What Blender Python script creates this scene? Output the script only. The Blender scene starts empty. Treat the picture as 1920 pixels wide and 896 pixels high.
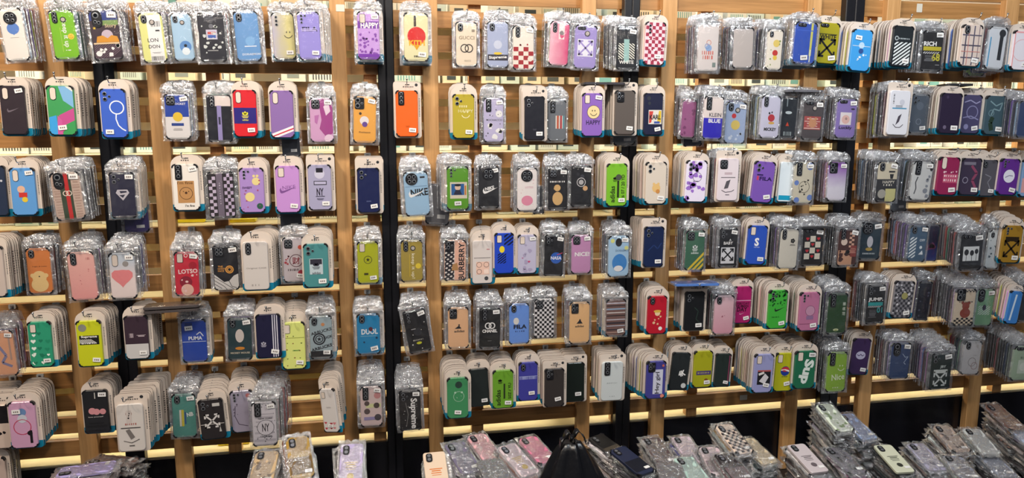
import bpy, math, random
from mathutils import Vector, Matrix, noise
rnd = random.Random(7)
SC = bpy.context.scene; COL = SC.collection

# ------------------------------------------------------------------ camera, world, lights, exposure
FPX, PITCH, YAW, CAMY, CAMZ = 1404.8, 0.15492, 0.1917, -2.7, 1.6
cam = bpy.data.cameras.new('camera'); cam.sensor_width = 36; cam.lens = FPX/1920*36
camo = bpy.data.objects.new('camera', cam); COL.objects.link(camo)
camo.location = (0, CAMY, CAMZ); camo.rotation_euler = (math.pi/2-PITCH, 0, -YAW); SC.camera = camo
cam.clip_start = .05
W = bpy.data.worlds.new('world'); SC.world = W; W.use_nodes = True
W.node_tree.nodes['Background'].inputs[0].default_value = (0.80, 0.86, 1.0, 1)
W.node_tree.nodes['Background'].inputs[1].default_value = 0.11
SC.view_settings.view_transform = 'Standard'; SC.view_settings.look = 'None'
SC.view_settings.gamma = 1; SC.view_settings.use_curve_mapping = False
SC.view_settings.exposure = 0.0
SC.cycles.transparent_max_bounces = 24; SC.cycles.max_bounces = 7
SC.cycles.diffuse_bounces = 3; SC.cycles.glossy_bounces = 3
SC.cycles.caustics_reflective = False; SC.cycles.caustics_refractive = False
SC.cycles.use_denoising = True

def area(name, loc, target, sx, sy, power, color):
    l = bpy.data.lights.new(name, 'AREA'); l.shape = 'RECTANGLE'; l.size = sx; l.size_y = sy
    l.energy = power; l.color = color
    o = bpy.data.objects.new(name, l); COL.objects.link(o); o.location = loc
    o.rotation_euler = (Vector(target)-Vector(loc)).to_track_quat('-Z', 'Y').to_euler(); return o
WARM = (1.0, .80, .60); NEUT = (1.0, .90, .78); COOL = (.86, .94, 1.0)
area('ceiling_light_left', (-2.2, -1.55, 3.0), (-1.1, 0, 1.0), .34, .16, 30, WARM)
area('ceiling_light_middle', (-1.0, -1.5, 3.0), (.0, 0, 1.0), .34, .16, 31, NEUT)
area('ceiling_light_right', (.3, -1.5, 3.0), (1.2, 0, 1.0), .34, .16, 28, NEUT)
area('ceiling_light_far_right', (1.6, -1.5, 3.0), (2.4, 0, 1.0), .4, .2, 27, COOL)
area('added_strip_near', (.6, -1.0, 3.15), (.6, -.2, .7), 4.4, .06, 2, NEUT)  # added strip out of view, for crisp highlights on the plastic
area('added_strip_middle', (.6, -2.4, 3.15), (.6, -.2, .7), 4.4, .08, 14, COOL)  # second added strip, mirrored in the bag film
area('added_fill_strip_back', (.6, -4.2, 3.0), (.6, 0, 1.0), 4.4, .10, 17, NEUT)  # added strip behind the camera, fills the lower rows

# ------------------------------------------------------------------ geometry of the photograph
cy_, sy_, cp_, sp_ = math.cos(YAW), math.sin(YAW), math.cos(PITCH), math.sin(PITCH)
FW = Vector((sy_*cp_, cy_*cp_, -sp_)); RT = Vector((cy_, -sy_, 0)); UP = RT.cross(FW)
def at(px, py, Y):
    d = FW + RT*((px-960)/FPX) + UP*((448-py)/FPX)
    t = (Y-CAMY)/d.y
    return Vector((0, CAMY, CAMZ)) + d*t
PER = .0302619*2.7; Z0 = CAMZ + .1508*2.7; GAP = .026      # slat spacing; top edge of the first gap; gap height

# ------------------------------------------------------------------ materials
_m = {}
def lin(c):
    if isinstance(c, str): c = [int(c[i:i+2], 16)/255 for i in (0, 2, 4)]
    return tuple((x/12.92 if x <= .04045 else ((x+.055)/1.055)**2.4) for x in c)+(1,)
def mat(c, rough=.45, coat=0.0, metal=0.0, bump=0.0, bs=300):
    k = (c, rough, coat, metal, bump, bs)
    if k in _m: return _m[k]
    m = bpy.data.materials.new('paint_'+str(len(_m))); m.use_nodes = True
    n = m.node_tree; b = n.nodes['Principled BSDF']
    b.inputs['Base Color'].default_value = lin(c); b.inputs['Roughness'].default_value = rough
    b.inputs['Metallic'].default_value = metal
    if coat: b.inputs['Coat Weight'].default_value = coat; b.inputs['Coat Roughness'].default_value = .12
    t = n.nodes.new('ShaderNodeTexNoise'); t.inputs['Scale'].default_value = bs if bump else 60
    tc = n.nodes.new('ShaderNodeTexCoord'); n.links.new(tc.outputs['Object'], t.inputs['Vector'])
    if bump:
        bp = n.nodes.new('ShaderNodeBump'); bp.inputs['Strength'].default_value = bump; bp.inputs['Distance'].default_value = .002
        n.links.new(t.outputs[0], bp.inputs['Height']); n.links.new(bp.outputs[0], b.inputs['Normal'])
    else:
        mr = n.nodes.new('ShaderNodeMapRange'); mr.inputs[3].default_value = rough-.08; mr.inputs[4].default_value = rough+.08
        n.links.new(t.outputs[0], mr.inputs[0]); n.links.new(mr.outputs[0], b.inputs['Roughness'])
    _m[k] = m; return m
def grad(c1, c2, axis='Z', lo=-.08, hi=.08, noisy=.0):
    k = ('g', c1, c2, axis, lo, hi, noisy)
    if k in _m: return _m[k]
    m = bpy.data.materials.new('printed_blend'); m.use_nodes = True; n = m.node_tree; b = n.nodes['Principled BSDF']
    tc = n.nodes.new('ShaderNodeTexCoord'); s = n.nodes.new('ShaderNodeSeparateXYZ'); n.links.new(tc.outputs['Object'], s.inputs[0])
    mr = n.nodes.new('ShaderNodeMapRange'); mr.inputs[1].default_value = lo; mr.inputs[2].default_value = hi
    src = s.outputs[axis]
    if noisy:
        t = n.nodes.new('ShaderNodeTexNoise'); t.inputs['Scale'].default_value = 30; n.links.new(tc.outputs['Object'], t.inputs['Vector'])
        ma = n.nodes.new('ShaderNodeMath'); ma.operation = 'MULTIPLY_ADD'; ma.inputs[1].default_value = noisy
        n.links.new(t.outputs[0], ma.inputs[0]); n.links.new(src, ma.inputs[2]); src = ma.outputs[0]
    n.links.new(src, mr.inputs[0]); x = n.nodes.new('ShaderNodeMix'); x.data_type = 'RGBA'
    x.inputs[6].default_value = lin(c1); x.inputs[7].default_value = lin(c2)
    n.links.new(mr.outputs[0], x.inputs[0]); n.links.new(x.outputs[2], b.inputs['Base Color']); b.inputs['Roughness'].default_value = .35
    _m[k] = m; return m
def wood(name, c1, c2, axis, rough=.42):
    m = bpy.data.materials.new(name); m.use_nodes = True; n = m.node_tree; b = n.nodes['Principled BSDF']
    tc = n.nodes.new('ShaderNodeTexCoord'); mp = n.nodes.new('ShaderNodeMapping')
    s = [34, 34, 34]; s[axis] = 1.6; mp.inputs['Scale'].default_value = s
    n.links.new(tc.outputs['Object'], mp.inputs[0])
    t = n.nodes.new('ShaderNodeTexNoise'); t.inputs['Scale'].default_value = 1.6; t.inputs['Detail'].default_value = 5; t.inputs['Distortion'].default_value = .6
    t2 = n.nodes.new('ShaderNodeTexNoise'); t2.inputs['Scale'].default_value = 7; t2.inputs['Detail'].default_value = 3
    n.links.new(mp.outputs[0], t.inputs[0]); n.links.new(mp.outputs[0], t2.inputs[0])
    ad = n.nodes.new('ShaderNodeMath'); ad.operation = 'MULTIPLY_ADD'; ad.inputs[1].default_value = .35
    n.links.new(t2.outputs[0], ad.inputs[0]); n.links.new(t.outputs[0], ad.inputs[2])
    r = n.nodes.new('ShaderNodeValToRGB'); r.color_ramp.elements[0].position = .38; r.color_ramp.elements[1].position = .92
    r.color_ramp.elements[0].color = lin(c2); r.color_ramp.elements[1].color = lin(c1)
    n.links.new(ad.outputs[0], r.inputs[0]); n.links.new(r.outputs[0], b.inputs['Base Color'])
    b.inputs['Roughness'].default_value = rough
    bp = n.nodes.new('ShaderNodeBump'); bp.inputs['Strength'].default_value = .12; bp.inputs['Distance'].default_value = .002
    n.links.new(ad.outputs[0], bp.inputs['Height']); n.links.new(bp.outputs[0], b.inputs['Normal'])
    return m
def film(name, milky, gloss, bumpS, bscale, tint=(.93, .94, .97), rough=.13):
    m = bpy.data.materials.new(name); m.use_nodes = True; n = m.node_tree
    for x in list(n.nodes): n.nodes.remove(x)
    o = n.nodes.new('ShaderNodeOutputMaterial'); tr = n.nodes.new('ShaderNodeBsdfTransparent'); tr.inputs[0].default_value = (.97, .97, .98, 1)
    g = n.nodes.new('ShaderNodeBsdfGlossy'); g.inputs['Roughness'].default_value = rough; g.inputs[0].default_value = (1, 1, 1, 1)
    d = n.nodes.new('ShaderNodeBsdfDiffuse'); d.inputs[0].default_value = (*tint, 1)
    tc = n.nodes.new('ShaderNodeTexCoord'); t = n.nodes.new('ShaderNodeTexNoise'); t.inputs['Scale'].default_value = bscale
    t.inputs['Detail'].default_value = 3; t.inputs['Distortion'].default_value = 1.2
    gi = n.nodes.new('ShaderNodeObjectInfo'); va = n.nodes.new('ShaderNodeVectorMath'); va.operation = 'ADD'
    n.links.new(tc.outputs['Object'], va.inputs[0]); n.links.new(gi.outputs['Random'], va.inputs[1]); n.links.new(va.outputs[0], t.inputs[0])
    bp = n.nodes.new('ShaderNodeBump'); bp.inputs['Strength'].default_value = bumpS; bp.inputs['Distance'].default_value = .01
    n.links.new(t.outputs[0], bp.inputs['Height']); n.links.new(bp.outputs[0], g.inputs['Normal'])
    lw = n.nodes.new('ShaderNodeLayerWeight'); lw.inputs[0].default_value = .35
    mr = n.nodes.new('ShaderNodeMapRange'); mr.inputs[3].default_value = gloss; mr.inputs[4].default_value = min(1, gloss+.45)
    n.links.new(lw.outputs['Facing'], mr.inputs[0])
    # crease lines are milkier than the flat film
    mk = n.nodes.new('ShaderNodeMapRange'); mk.inputs[1].default_value = .42; mk.inputs[2].default_value = .68
    mk.inputs[3].default_value = milky*.5; mk.inputs[4].default_value = min(1, milky*1.7)
    n.links.new(t.outputs[0], mk.inputs[0])
    m1 = n.nodes.new('ShaderNodeMixShader'); n.links.new(mk.outputs[0], m1.inputs[0]); n.links.new(tr.outputs[0], m1.inputs[1]); n.links.new(d.outputs[0], m1.inputs[2])
    m2 = n.nodes.new('ShaderNodeMixShader'); n.links.new(mr.outputs[0], m2.inputs[0]); n.links.new(m1.outputs[0], m2.inputs[1]); n.links.new(g.outputs[0], m2.inputs[2])
    n.links.new(m2.outputs[0], o.inputs[0]); return m
OAKX = wood('oak_along', 'c8935a', '976a3a', 0); OAKZ = wood('oak_upright', 'dcaa72', 'b5844f', 2)
PALE = wood('pale_board', 'eee0b8', 'e4d29c', 0)
FILM = film('bag_film', .012, .028, .38, 22, rough=.07); HEAD = film('bag_header_film', .30, .30, 1.0, 55, rough=.12)
EDGE = film('bag_edge_film', .12, .22, 1.0, 40, rough=.1)
CRUMP = film('crumpled_film', .08, .24, 1.0, 60, rough=.09); FILMB = film('stack_film', .03, .05, .8, 45, rough=.09)
BLACK = mat('17171c', .35); METAL = mat('b9bcc0', .28, metal=1.0); CARD = mat('decfc2', .55, coat=.3); TEAL = mat('0f7fa0', .4)
WHITE = mat('f2f0ee', .5); CLIPM = mat('c9c7c2', .35)

# ------------------------------------------------------------------ mesh helpers
class MB:
    def __init__(s): s.v = []; s.f = []; s.mi = []; s.ms = []
    def m(s, material):
        if material not in s.ms: s.ms.append(material)
        return s.ms.index(material)
    def face(s, pts, material):
        b = len(s.v); s.v += [tuple(p) for p in pts]; s.f.append(tuple(range(b, b+len(pts)))); s.mi.append(s.m(material))
    def box(s, x0, x1, y0, y1, z0, z1, material):
        s.prism([(x0, z0), (x1, z0), (x1, z1), (x0, z1)], y0, y1, material)
    def prism(s, pts, y0, y1, material, bev=0, side=None):
        """outline in x,z (counter-clockwise seen from -y), front at y0, back at y1"""
        n = len(pts); i = s.m(material); j = s.m(side) if side else i; b = len(s.v)
        if bev:
            cx = sum(p[0] for p in pts)/n; cz = sum(p[1] for p in pts)/n
            mx = max(abs(p[0]-cx) for p in pts); mz = max(abs(p[1]-cz) for p in pts)
            inn = [(cx+(p[0]-cx)*(1-bev/mx), cz+(p[1]-cz)*(1-bev/mz)) for p in pts]
            s.v += [(x, y0, z) for x, z in inn]+[(x, y0+bev*.8, z) for x, z in pts]+[(x, y1, z) for x, z in pts]
            s.f.append(tuple(b+k for k in range(n))); s.mi.append(i)
            for r in (0, 1):
                for k in range(n):
                    k2 = (k+1) % n; s.f.append((b+r*n+k, b+(r+1)*n+k, b+(r+1)*n+k2, b+r*n+k2)); s.mi.append(j)
            s.f.append(tuple(b+2*n+k for k in reversed(range(n)))); s.mi.append(j)
        else:
            s.v += [(x, y0, z) for x, z in pts]+[(x, y1, z) for x, z in pts]
            s.f.append(tuple(b+k for k in range(n))); s.mi.append(i)
            for k in range(n):
                k2 = (k+1) % n; s.f.append((b+k, b+n+k, b+n+k2, b+k2)); s.mi.append(j)
            s.f.append(tuple(b+n+k for k in reversed(range(n)))); s.mi.append(j)
    def tube(s, pts, r, material, n=6):
        i = s.m(material); rings = []
        pts = [Vector(p) for p in pts]
        for k, p in enumerate(pts):
            d = (pts[min(k+1, len(pts)-1)]-pts[max(k-1, 0)]).normalized()
            a = d.cross(Vector((1, 0, 0)) if abs(d.x) < .9 else Vector((0, 0, 1))).normalized(); c = d.cross(a)
            b = len(s.v); s.v += [tuple(p+a*r*math.cos(q*2*math.pi/n)+c*r*math.sin(q*2*math.pi/n)) for q in range(n)]; rings.append(b)
        for a, b in zip(rings, rings[1:]):
            for q in range(n): s.f.append((a+q, a+(q+1) % n, b+(q+1) % n, b+q)); s.mi.append(i)
        s.f.append(tuple(rings[0]+q for q in reversed(range(n)))); s.mi.append(i)
        s.f.append(tuple(rings[-1]+q for q in range(n))); s.mi.append(i)
    def build(s, name, parent=None, smooth=False):
        me = bpy.data.meshes.new(name); me.from_pydata(s.v, [], s.f)
        for m in s.ms: me.materials.append(m)
        me.polygons.foreach_set('material_index', s.mi)
        if smooth: me.polygons.foreach_set('use_smooth', [True]*len(s.f))
        me.update(); o = bpy.data.objects.new(name, me); COL.objects.link(o)
        if parent: o.parent = parent
        return o
def rrect(w, h, r, cx=0, cz=0, seg=4, top=None):
    """rounded rectangle outline, counter-clockwise; top = own radius for the upper corners"""
    out = []; rt = top if top is not None else r
    for (sx, sz, a0, q) in ((1, -1, -90, r), (1, 1, 0, rt), (-1, 1, 90, rt), (-1, -1, 180, r)):
        qx = min(q, w*.499); qz = min(q, h*.45)
        for k in range(seg+1):
            a = math.radians(a0+90*k/seg)
            out.append((cx+sx*(w/2-qx)+qx*math.cos(a), cz+sz*(h/2-qz)+qz*math.sin(a)))
    return out
def circ(cx, cz, r, n=16, rz=None):
    rz = rz or r; return [(cx+r*math.cos(2*math.pi*k/n), cz+rz*math.sin(2*math.pi*k/n)) for k in range(n)]
def empty(name, loc, rot=(0, 0, 0)):
    o = bpy.data.objects.new(name, None); COL.objects.link(o); o.location = loc; o.rotation_euler = rot; o.empty_display_size = .02; return o
def tag(o, label=None, cat=None, group=None, kind=None):
    if label: o['label'] = label
    if cat: o['category'] = cat
    if group: o['group'] = group
    if kind: o['kind'] = kind
    return o
def copy_tree(o, parent=None):
    c = o.copy(); COL.objects.link(c)
    if parent: c.parent = parent
    for ch in list(o.children): copy_tree(ch, c)
    return c
# ------------------------------------------------------------------ setting
b = MB(); b.box(-4, 5, -4.5, 2.6, -.1, 0, mat('6d675f', .35)); tag(b.build('floor'), kind='structure')
b = MB(); b.box(-4, 5, 2.0, 2.1, 0, 3.2, mat('cfc4b2', .7)); tag(b.build('wall_back'), kind='structure')

# the slatted display rack: posts, slats and black metal uprights
rack = tag(empty('display_rack', (.4, 0, .2)), 'tall oak slatted display rack with upright posts and black metal uprights', 'display rack')
def world_child(o): o.parent = rack; o.location = Vector(o.location)-Vector((.4, 0, .2)); return o
XL, XR = -2.1, 3.6; LZ = .17
for k in range(-1, 20):
    z1 = Z0-GAP-k*PER if k >= 0 else Z0+.062
    z0 = Z0-(k+1)*PER if k >= 0 else Z0
    if k == 19: break
    b = MB(); b.box(XL, XR, 0, .019, z0, z1, OAKX); world_child(b.build('slat'))
b = MB(); b.box(XL, XR, .003, .03, Z0+.07, Z0+.2, OAKX); world_child(b.build('top_board'))
for px, py, pw in ((141, 560, 37), (317, 480, 34), (646, 420, 28), (812, 420, 28), (1099, 420, 25), (1245, 400, 26), (1505, 400, 25), (1644, 450, 24), (1855, 460, 24)):
    p = at(px, py, -.03); w = abs(at(px+pw/2, py, -.03).x-at(px-pw/2, py, -.03).x)
    b = MB(); b.prism([(p.x-w/2, LZ), (p.x+w/2, LZ), (p.x+w/2, Z0+.075), (p.x-w/2, Z0+.075)], -.03, -.0005, OAKZ, bev=.002)
    world_child(b.build('post'))
for px, py, pw in ((226, 500, 38), (732, 450, 30), (1174, 450, 28), (1572, 450, 34)):
    p = at(px, py, -.024)
    w = abs(at(px+pw/2, py, -.024).x-at(px-pw/2, py, -.024).x)
    b = MB()
    for s in (-1, 1):
        b.prism([(p.x+s*w/4-w*.245, LZ), (p.x+s*w/4+w*.245, LZ), (p.x+s*w/4+w*.245, Z0+.3), (p.x+s*w/4-w*.245, Z0+.3)], -.034, -.0006, BLACK, bev=.003)
    world_child(b.build('metal_upright'))
for X in (-1.55, -.52, .0, .37, .93, 1.25, 1.95, 2.7):
    b = MB(); b.box(X, X+.045, .0195, .05, LZ, Z0+.07, OAKZ); world_child(b.build('rear_stile'))
zb = Z0-19*PER-GAP-.012
b = MB(); b.box(XL, XR, .006, .018, LZ, zb-.003, mat('19191e', .22)); world_child(b.build('kick_panel'))
# paper plates stuck to the wood
for px, py, w, h, Y in ((638, 15, 15, 12, -.0308), (1724, 15, 13, 17, -.0008), (1394, 745, 17, 11, -.0008)):
    p = at(px, py, Y); b = MB(); s = (CAMY*-1+Y)/FPX
    b.prism(rrect(w*s, h*s, .002, p.x, p.z, 2), Y-.0006, Y-.0001, mat('d8d2c4', .5))
    tag(b.build('paper_label'), {638: 'small paper label stuck high on the oak post left of the centre upright', 1724: 'small white paper label on the top board at right', 1394: 'small faded label on the lowest slat at right'}[px], 'label')

# rear shelving seen through the gaps
rear = tag(empty('rear_shelving', (.4, .3, .0)), 'pale wooden shelving behind the slats with lit boards', 'shelf')
def rc(o): o.parent = rear; o.location = Vector(o.location)-Vector((.4, .3, 0)); return o
b = MB(); b.box(XL, XR, .42, .44, .0, Z0+.25, mat('e9dfc8', .6)); rc(b.build('back_panel'))
for X in (XL+.01, .02, 1.75, XR-.03):
    b = MB(); b.box(X, X+.02, .06, .42, 0, Z0+.2, PALE); rc(b.build('side_panel'))
shelf_z = []
for k in (0, 3, 6, 9, 12, 15, 17, 18, 19):
    z = Z0-k*PER-GAP+(.001 if k < 19 else -.011); shelf_z.append((k, z))
    if k in (1, 2, 4, 5): continue
    b = MB(); b.box(XL, XR, .0197, .42, z-.014, z, PALE); rc(b.build('shelf_board'))
for k, z in ((0, Z0+.12), (3, Z0-2*PER), (6, Z0-5*PER), (9, Z0-8*PER), (12, Z0-11*PER), (15, Z0-14*PER), (17, Z0-16*PER-.04), (18, Z0-17*PER-.066), (19, Z0-18*PER-.066)):
    for s in (0, 1):
        x0, x1 = ((XL+.05, .7), (.8, XR-.05))[s]
        l = bpy.data.lights.new('added_gap_light', 'AREA'); l.shape = 'RECTANGLE'; l.size = x1-x0; l.size_y = .012  # added lamps hidden behind the slats, brighten what shows in the gaps
        l.energy = (3.8 if k < 9 else 1.9)*(.6 if k > 16 else 1); l.color = ((1, .97, .9), (1, .92, .74))[k > 8]
        o = bpy.data.objects.new('added_gap_light', l); COL.objects.link(o); o.location = ((x0+x1)/2, .075, z+.02 if k < 17 else z)
        if k == 0: o.location.z = Z0+.16
        l.energy *= 1.0
bw = [mat('eef0ee', .4), mat('dfe6e2', .4), mat('cfe3e0', .4), mat('e9dcc0', .45)]
for ki, (k, hh) in enumerate(((0, .05), (3, .062), (6, .055), (9, .03))):
    z = Z0-k*PER-GAP+.002; x = XL+.06; idx = ['topmost', 'second wide', 'third wide', 'fourth wide'][ki]
    while x < XR-.15:
        w = rnd.uniform(.05, .1); c = rnd.choice(bw); y = rnd.uniform(.10, .16)
        if rnd.random() < .14: x += rnd.uniform(.04, .12); continue
        b = MB(); b.prism([(x, z), (x+w, z), (x+w, z+hh), (x, z+hh)], y, y+.08, c, bev=.0015)
        q = b.build('product_box')
        d = MB(); yy = y-.0004
        cc = mat(rnd.choice(['5a6468', '3c4a52', '8c9a9a', '77b5b8']), .5)
        if rnd.random() < .5: d.box(x+w*.25, x+w*.75, yy, yy+.0003, z+hh*.25, z+hh*.6, cc)
        else:
            for t in range(7): d.box(x+w*(.15+t*.1), x+w*(.19+t*.1), yy, yy+.0003, z+hh*.2, z+hh*.75, cc)
        d.build('printed_panel', q)
        tag(q, 'pale product box on the rear shelf seen through the %s gap' % idx, 'box', 'product boxes behind the %s gap' % idx)
        x += w+rnd.uniform(.004, .02)
# yellow packets lying on the rear boards at left
for i, (px, py, k, c) in enumerate(((262, 700, 9, 0), (355, 435, 9, 0), (400, 425, 9, 0), (452, 425, 9, 0), (560, 725, 17, 0), (600, 722, 17, 0), (575, 770, 18, 0), (640, 768, 18, 0), (300, 840, 19, 0), (440, 820, 19, 0), (1310, 765, 19, 1), (1290, 767, 19, 0))):
    z = Z0-k*PER-GAP+(.002 if k < 19 else -.010); p = at(px, py, .1)
    b = MB(); y = .07+.03*(i % 3)
    n = 8; pts = rrect(.11, .012, .004, p.x, z+.0065, 2)
    b.prism(pts, y, y+.06, mat(['e8dc1e', 'e6e3cf'][c], .3, coat=.5), bev=.001)
    tag(b.build('flat_packet'), '%s flat packet on the rear boards, %s' % (['bright yellow', 'clear yellowish'][c], 'numbers %s from the left' % ['one', 'two', 'three', 'four', 'five', 'six', 'seven', 'eight', 'nine', 'ten', 'eleven', 'twelve'][i]), 'packet', 'packets on the rear boards')
# base ledge the loose piles stand on
b = MB(); b.box(XL, XR, -.95, .05, 0, LZ-.0005, mat('1c1b1f', .4)); tag(b.build('base_cabinet'), 'long black base cabinet under the slatted rack carrying the piles', 'cabinet')

# ------------------------------------------------------------------ printed designs (case front, u,v in -0.5..0.5)
def clip(poly, x0, x1, z0, z1):
    def cut(P, f, g):
        out = []
        for i in range(len(P)):
            a, c = P[i-1], P[i]; fa, fc = f(a), f(c)
            if (fa >= 0) != (fc >= 0):
                t = fa/(fa-fc); out.append((a[0]+(c[0]-a[0])*t, a[1]+(c[1]-a[1])*t))
            if fc >= 0: out.append(c)
        return out
    for f in (lambda p: p[0]-x0, lambda p: x1-p[0], lambda p: p[1]-z0, lambda p: z1-p[1]):
        if len(poly) < 3: return []
        poly = cut(poly, f, None)
    return poly if len(poly) > 2 else []
def rot(pts, a, cx, cz):
    c, s = math.cos(a), math.sin(a); return [(cx+(x-cx)*c-(z-cz)*s, cz+(x-cx)*s+(z-cz)*c) for x, z in pts]
_txt = {}
def text_polys(s, bold=.012, shear=0):
    k = (s, bold, shear)
    if k not in _txt:
        cu = bpy.data.curves.new('t', 'FONT'); cu.body = s; cu.align_x = 'CENTER'; cu.align_y = 'CENTER'; cu.offset = bold; cu.resolution_u = 2; cu.shear = shear
        o = bpy.data.objects.new('t', cu); COL.objects.link(o)
        bpy.context.view_layer.update()
        me = bpy.data.meshes.new_from_object(o.evaluated_get(bpy.context.evaluated_depsgraph_get()))
        vs = [(v.co.x, v.co.y) for v in me.vertices]; ps = [[vs[i] for i in p.vertices] for p in me.polygons]
        xs = [v[0] for v in vs] or [0]; ys = [v[1] for v in vs] or [0]
        cx, cy = (min(xs)+max(xs))/2, (min(ys)+max(ys))/2
        w, h = max(xs)-min(xs) or 1, max(ys)-min(ys) or 1
        _txt[k] = ([[((x-cx)/w, (y-cy)/h) for x, y in p] for p in ps], w, h)
        bpy.data.objects.remove(o); bpy.data.curves.remove(cu); bpy.data.meshes.remove(me)
    return _txt[k]
def heart(cx, cz, s):
    out = []
    for k in range(18):
        t = 2*math.pi*k/18; out.append((cx+s*16*math.sin(t)**3/32, cz+s*(13*math.cos(t)-5*math.cos(2*t)-2*math.cos(3*t)-math.cos(4*t)+2)/32))
    return out[::-1]
SW = [(-.5, -.02), (-.46, -.16), (-.36, -.22), (-.2, -.17), (.5, .22), (-.14, -.02), (-.3, -.04), (-.36, .02), (-.34, .12), (-.42, .08)]
class Print:
    def __init__(s, w, h, y): s.w, s.h, s.y, s.b, s.k = w, h, y, MB(), 0
    def poly(s, pts, c, ccw=True):
        pts = clip(pts, -s.w*.485, s.w*.485, -s.h*.49, s.h*.49)
        if not pts: return
        a = sum(pts[i-1][0]*pts[i][1]-pts[i][0]*pts[i-1][1] for i in range(len(pts)))
        if a < 0: pts = pts[::-1]
        s.b.face([(x, s.y-s.k*.00008, z) for x, z in pts], c if not isinstance(c, str) else mat(c, .4))
    def put(s, d):
        w, h = s.w, s.h; t = d[0]; s.k += 1
        if t == 't':    # text: string, u, v, width fraction of w, colour, rotation deg, height ratio
            _, st, u, v, wf, c = d[:6]; r = math.radians(d[6]) if len(d) > 6 else 0
            P, tw, th = text_polys(st, d[8] if len(d) > 8 else .012); L = wf*w; H = L*(d[7] if len(d) > 7 and d[7] else th/tw)
            for p in P: s.poly(rot([(u*w+x*L, v*h+z*H) for x, z in p], r, u*w, v*h), c)
        elif t == 'r':
            _, u, v, du, dv, c = d[:6]; r = math.radians(d[6]) if len(d) > 6 else 0
            s.poly(rot([(u*w-du*w/2, v*h-dv*h/2), (u*w+du*w/2, v*h-dv*h/2), (u*w+du*w/2, v*h+dv*h/2), (u*w-du*w/2, v*h+dv*h/2)], r, u*w, v*h), c)
        elif t == 'c': s.poly(circ(d[1]*w, d[2]*h, d[3]*w, 20, (d[5] if len(d) > 5 else d[3])*w), d[4])
        elif t == 'ring':
            _, u, v, r, c = d[:5]; th = d[5] if len(d) > 5 else .03; n = 20
            for k in range(n):
                a, e = 2*math.pi*k/n, 2*math.pi*(k+1)/n
                s.poly([(u*w+(r-th)*w*math.cos(a), v*h+(r-th)*w*math.sin(a)), (u*w+r*w*math.cos(a), v*h+r*w*math.sin(a)), (u*w+r*w*math.cos(e), v*h+r*w*math.sin(e)), (u*w+(r-th)*w*math.cos(e), v*h+(r-th)*w*math.sin(e))], c)
        elif t == 'h': s.poly(heart(d[1]*w, d[2]*h, d[3]*w), d[4])
        elif t == 'chk':
            _, u0, v0, u1, v1, nx, ny, c = d
            for i in range(nx):
                for j in range(ny):
                    if (i+j) % 2 == 0:
                        a0, a1 = u0+(u1-u0)*i/nx, u0+(u1-u0)*(i+1)/nx; b0, b1 = v0+(v1-v0)*j/ny, v0+(v1-v0)*(j+1)/ny
                        s.poly([(a0*w, b0*h), (a1*w, b0*h), (a1*w, b1*h), (a0*w, b1*h)], c)
        elif t == 'dia':
            _, u0, v0, u1, v1, n, c, sg = d; X0, X1, A, B = u0*w, u1*w, v0*h, v1*h; st = (B-A)/n; q = (X1-X0)*.75*sg
            for k in range(-6, n+6):
                z = A+k*st; p = clip([(X0, z), (X1, z+q), (X1, z+q+st*.5), (X0, z+st*.5)], X0, X1, A, B)
                if p: s.poly(p, c)
        elif t == 'sw':
            s.poly([], d[4]); u, v, z, c = d[1:5]
            P = SW; L = z*w
            for a, e, f in ((0, 1, 9), (1, 8, 9), (1, 2, 8), (2, 7, 8), (2, 3, 7), (3, 6, 7), (3, 5, 6), (3, 4, 5)):
                pass
            low = [(-.5, .02), (-.47, -.14), (-.38, -.2), (-.22, -.15), (.1, .0), (.5, .22)]; upp = [(-.42, .17), (-.40, .0), (-.34, -.04), (-.2, -.02), (.1, .07), (.5, .22)]
            for a in range(5): s.poly([(u*w+x*L, v*h+y*L) for x, y in (low[a], low[a+1], upp[a+1], upp[a])], c)
        elif t == 'tre':
            u, v, z, c = d[1:5]; L = z*w
            for a, ex in ((0, 1), (38, .95), (-38, .95)):
                s.poly(rot([(u*w+x*L, v*h+(y*.5+.22)*L*ex) for x, y in ((0, -.35), (.14, -.05), (.15, .25), (0, .6), (-.15, .25), (-.14, -.05))], math.radians(a), u*w, v*h), c)
            for j in range(3): s.poly([(u*w-L*(.38-.05*j), v*h-L*(.02+j*.1)), (u*w-L*(.38-.05*j), v*h-L*(.07+j*.1)), (u*w+L*(.38-.05*j), v*h-L*(.07+j*.1)), (u*w+L*(.38-.05*j), v*h-L*(.02+j*.1))], c)
        elif t == 'arr':
            u, v, z, c = d[1:5]; L = z*w*1.05
            for a in (45, 135): s.poly(rot([(u*w-.055*L, v*h-.56*L), (u*w+.055*L, v*h-.56*L), (u*w+.055*L, v*h+.56*L), (u*w-.055*L, v*h+.56*L)], math.radians(a), u*w, v*h), c)
            for sx in (-1, 1):
                for sz in (-1, 1):
                    for P in ([(.5, .5), (.17, .5), (.17, .385), (.5, .385)], [(.5, .5), (.5, .17), (.385, .17), (.385, .5)]):
                        s.poly([(u*w+sx*x*L, v*h+sz*y*L) for x, y in P], c)
        elif t == 'arrc':                      # four corner arrows
            u, v, z, c = d[1:5]; L = z*w
            for sx in (-1, 1):
                for sz in (-1, 1):
                    for P in ([(.5, .5), (.12, .5), (.12, .40), (.5, .40)], [(.5, .5), (.5, .12), (.40, .12), (.40, .5)], [(.08, .0), (.0, .08), (.36, .44), (.44, .36)]):
                        s.poly([(u*w+sx*x*L, v*h+sz*y*L) for x, y in P], c)
        elif t == 'dots':
            _, n, sd, r, c = d[:5]; u0, v0, u1, v1 = d[5] if len(d) > 5 else (-.4, -.45, .4, .25); q = random.Random(sd)
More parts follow.
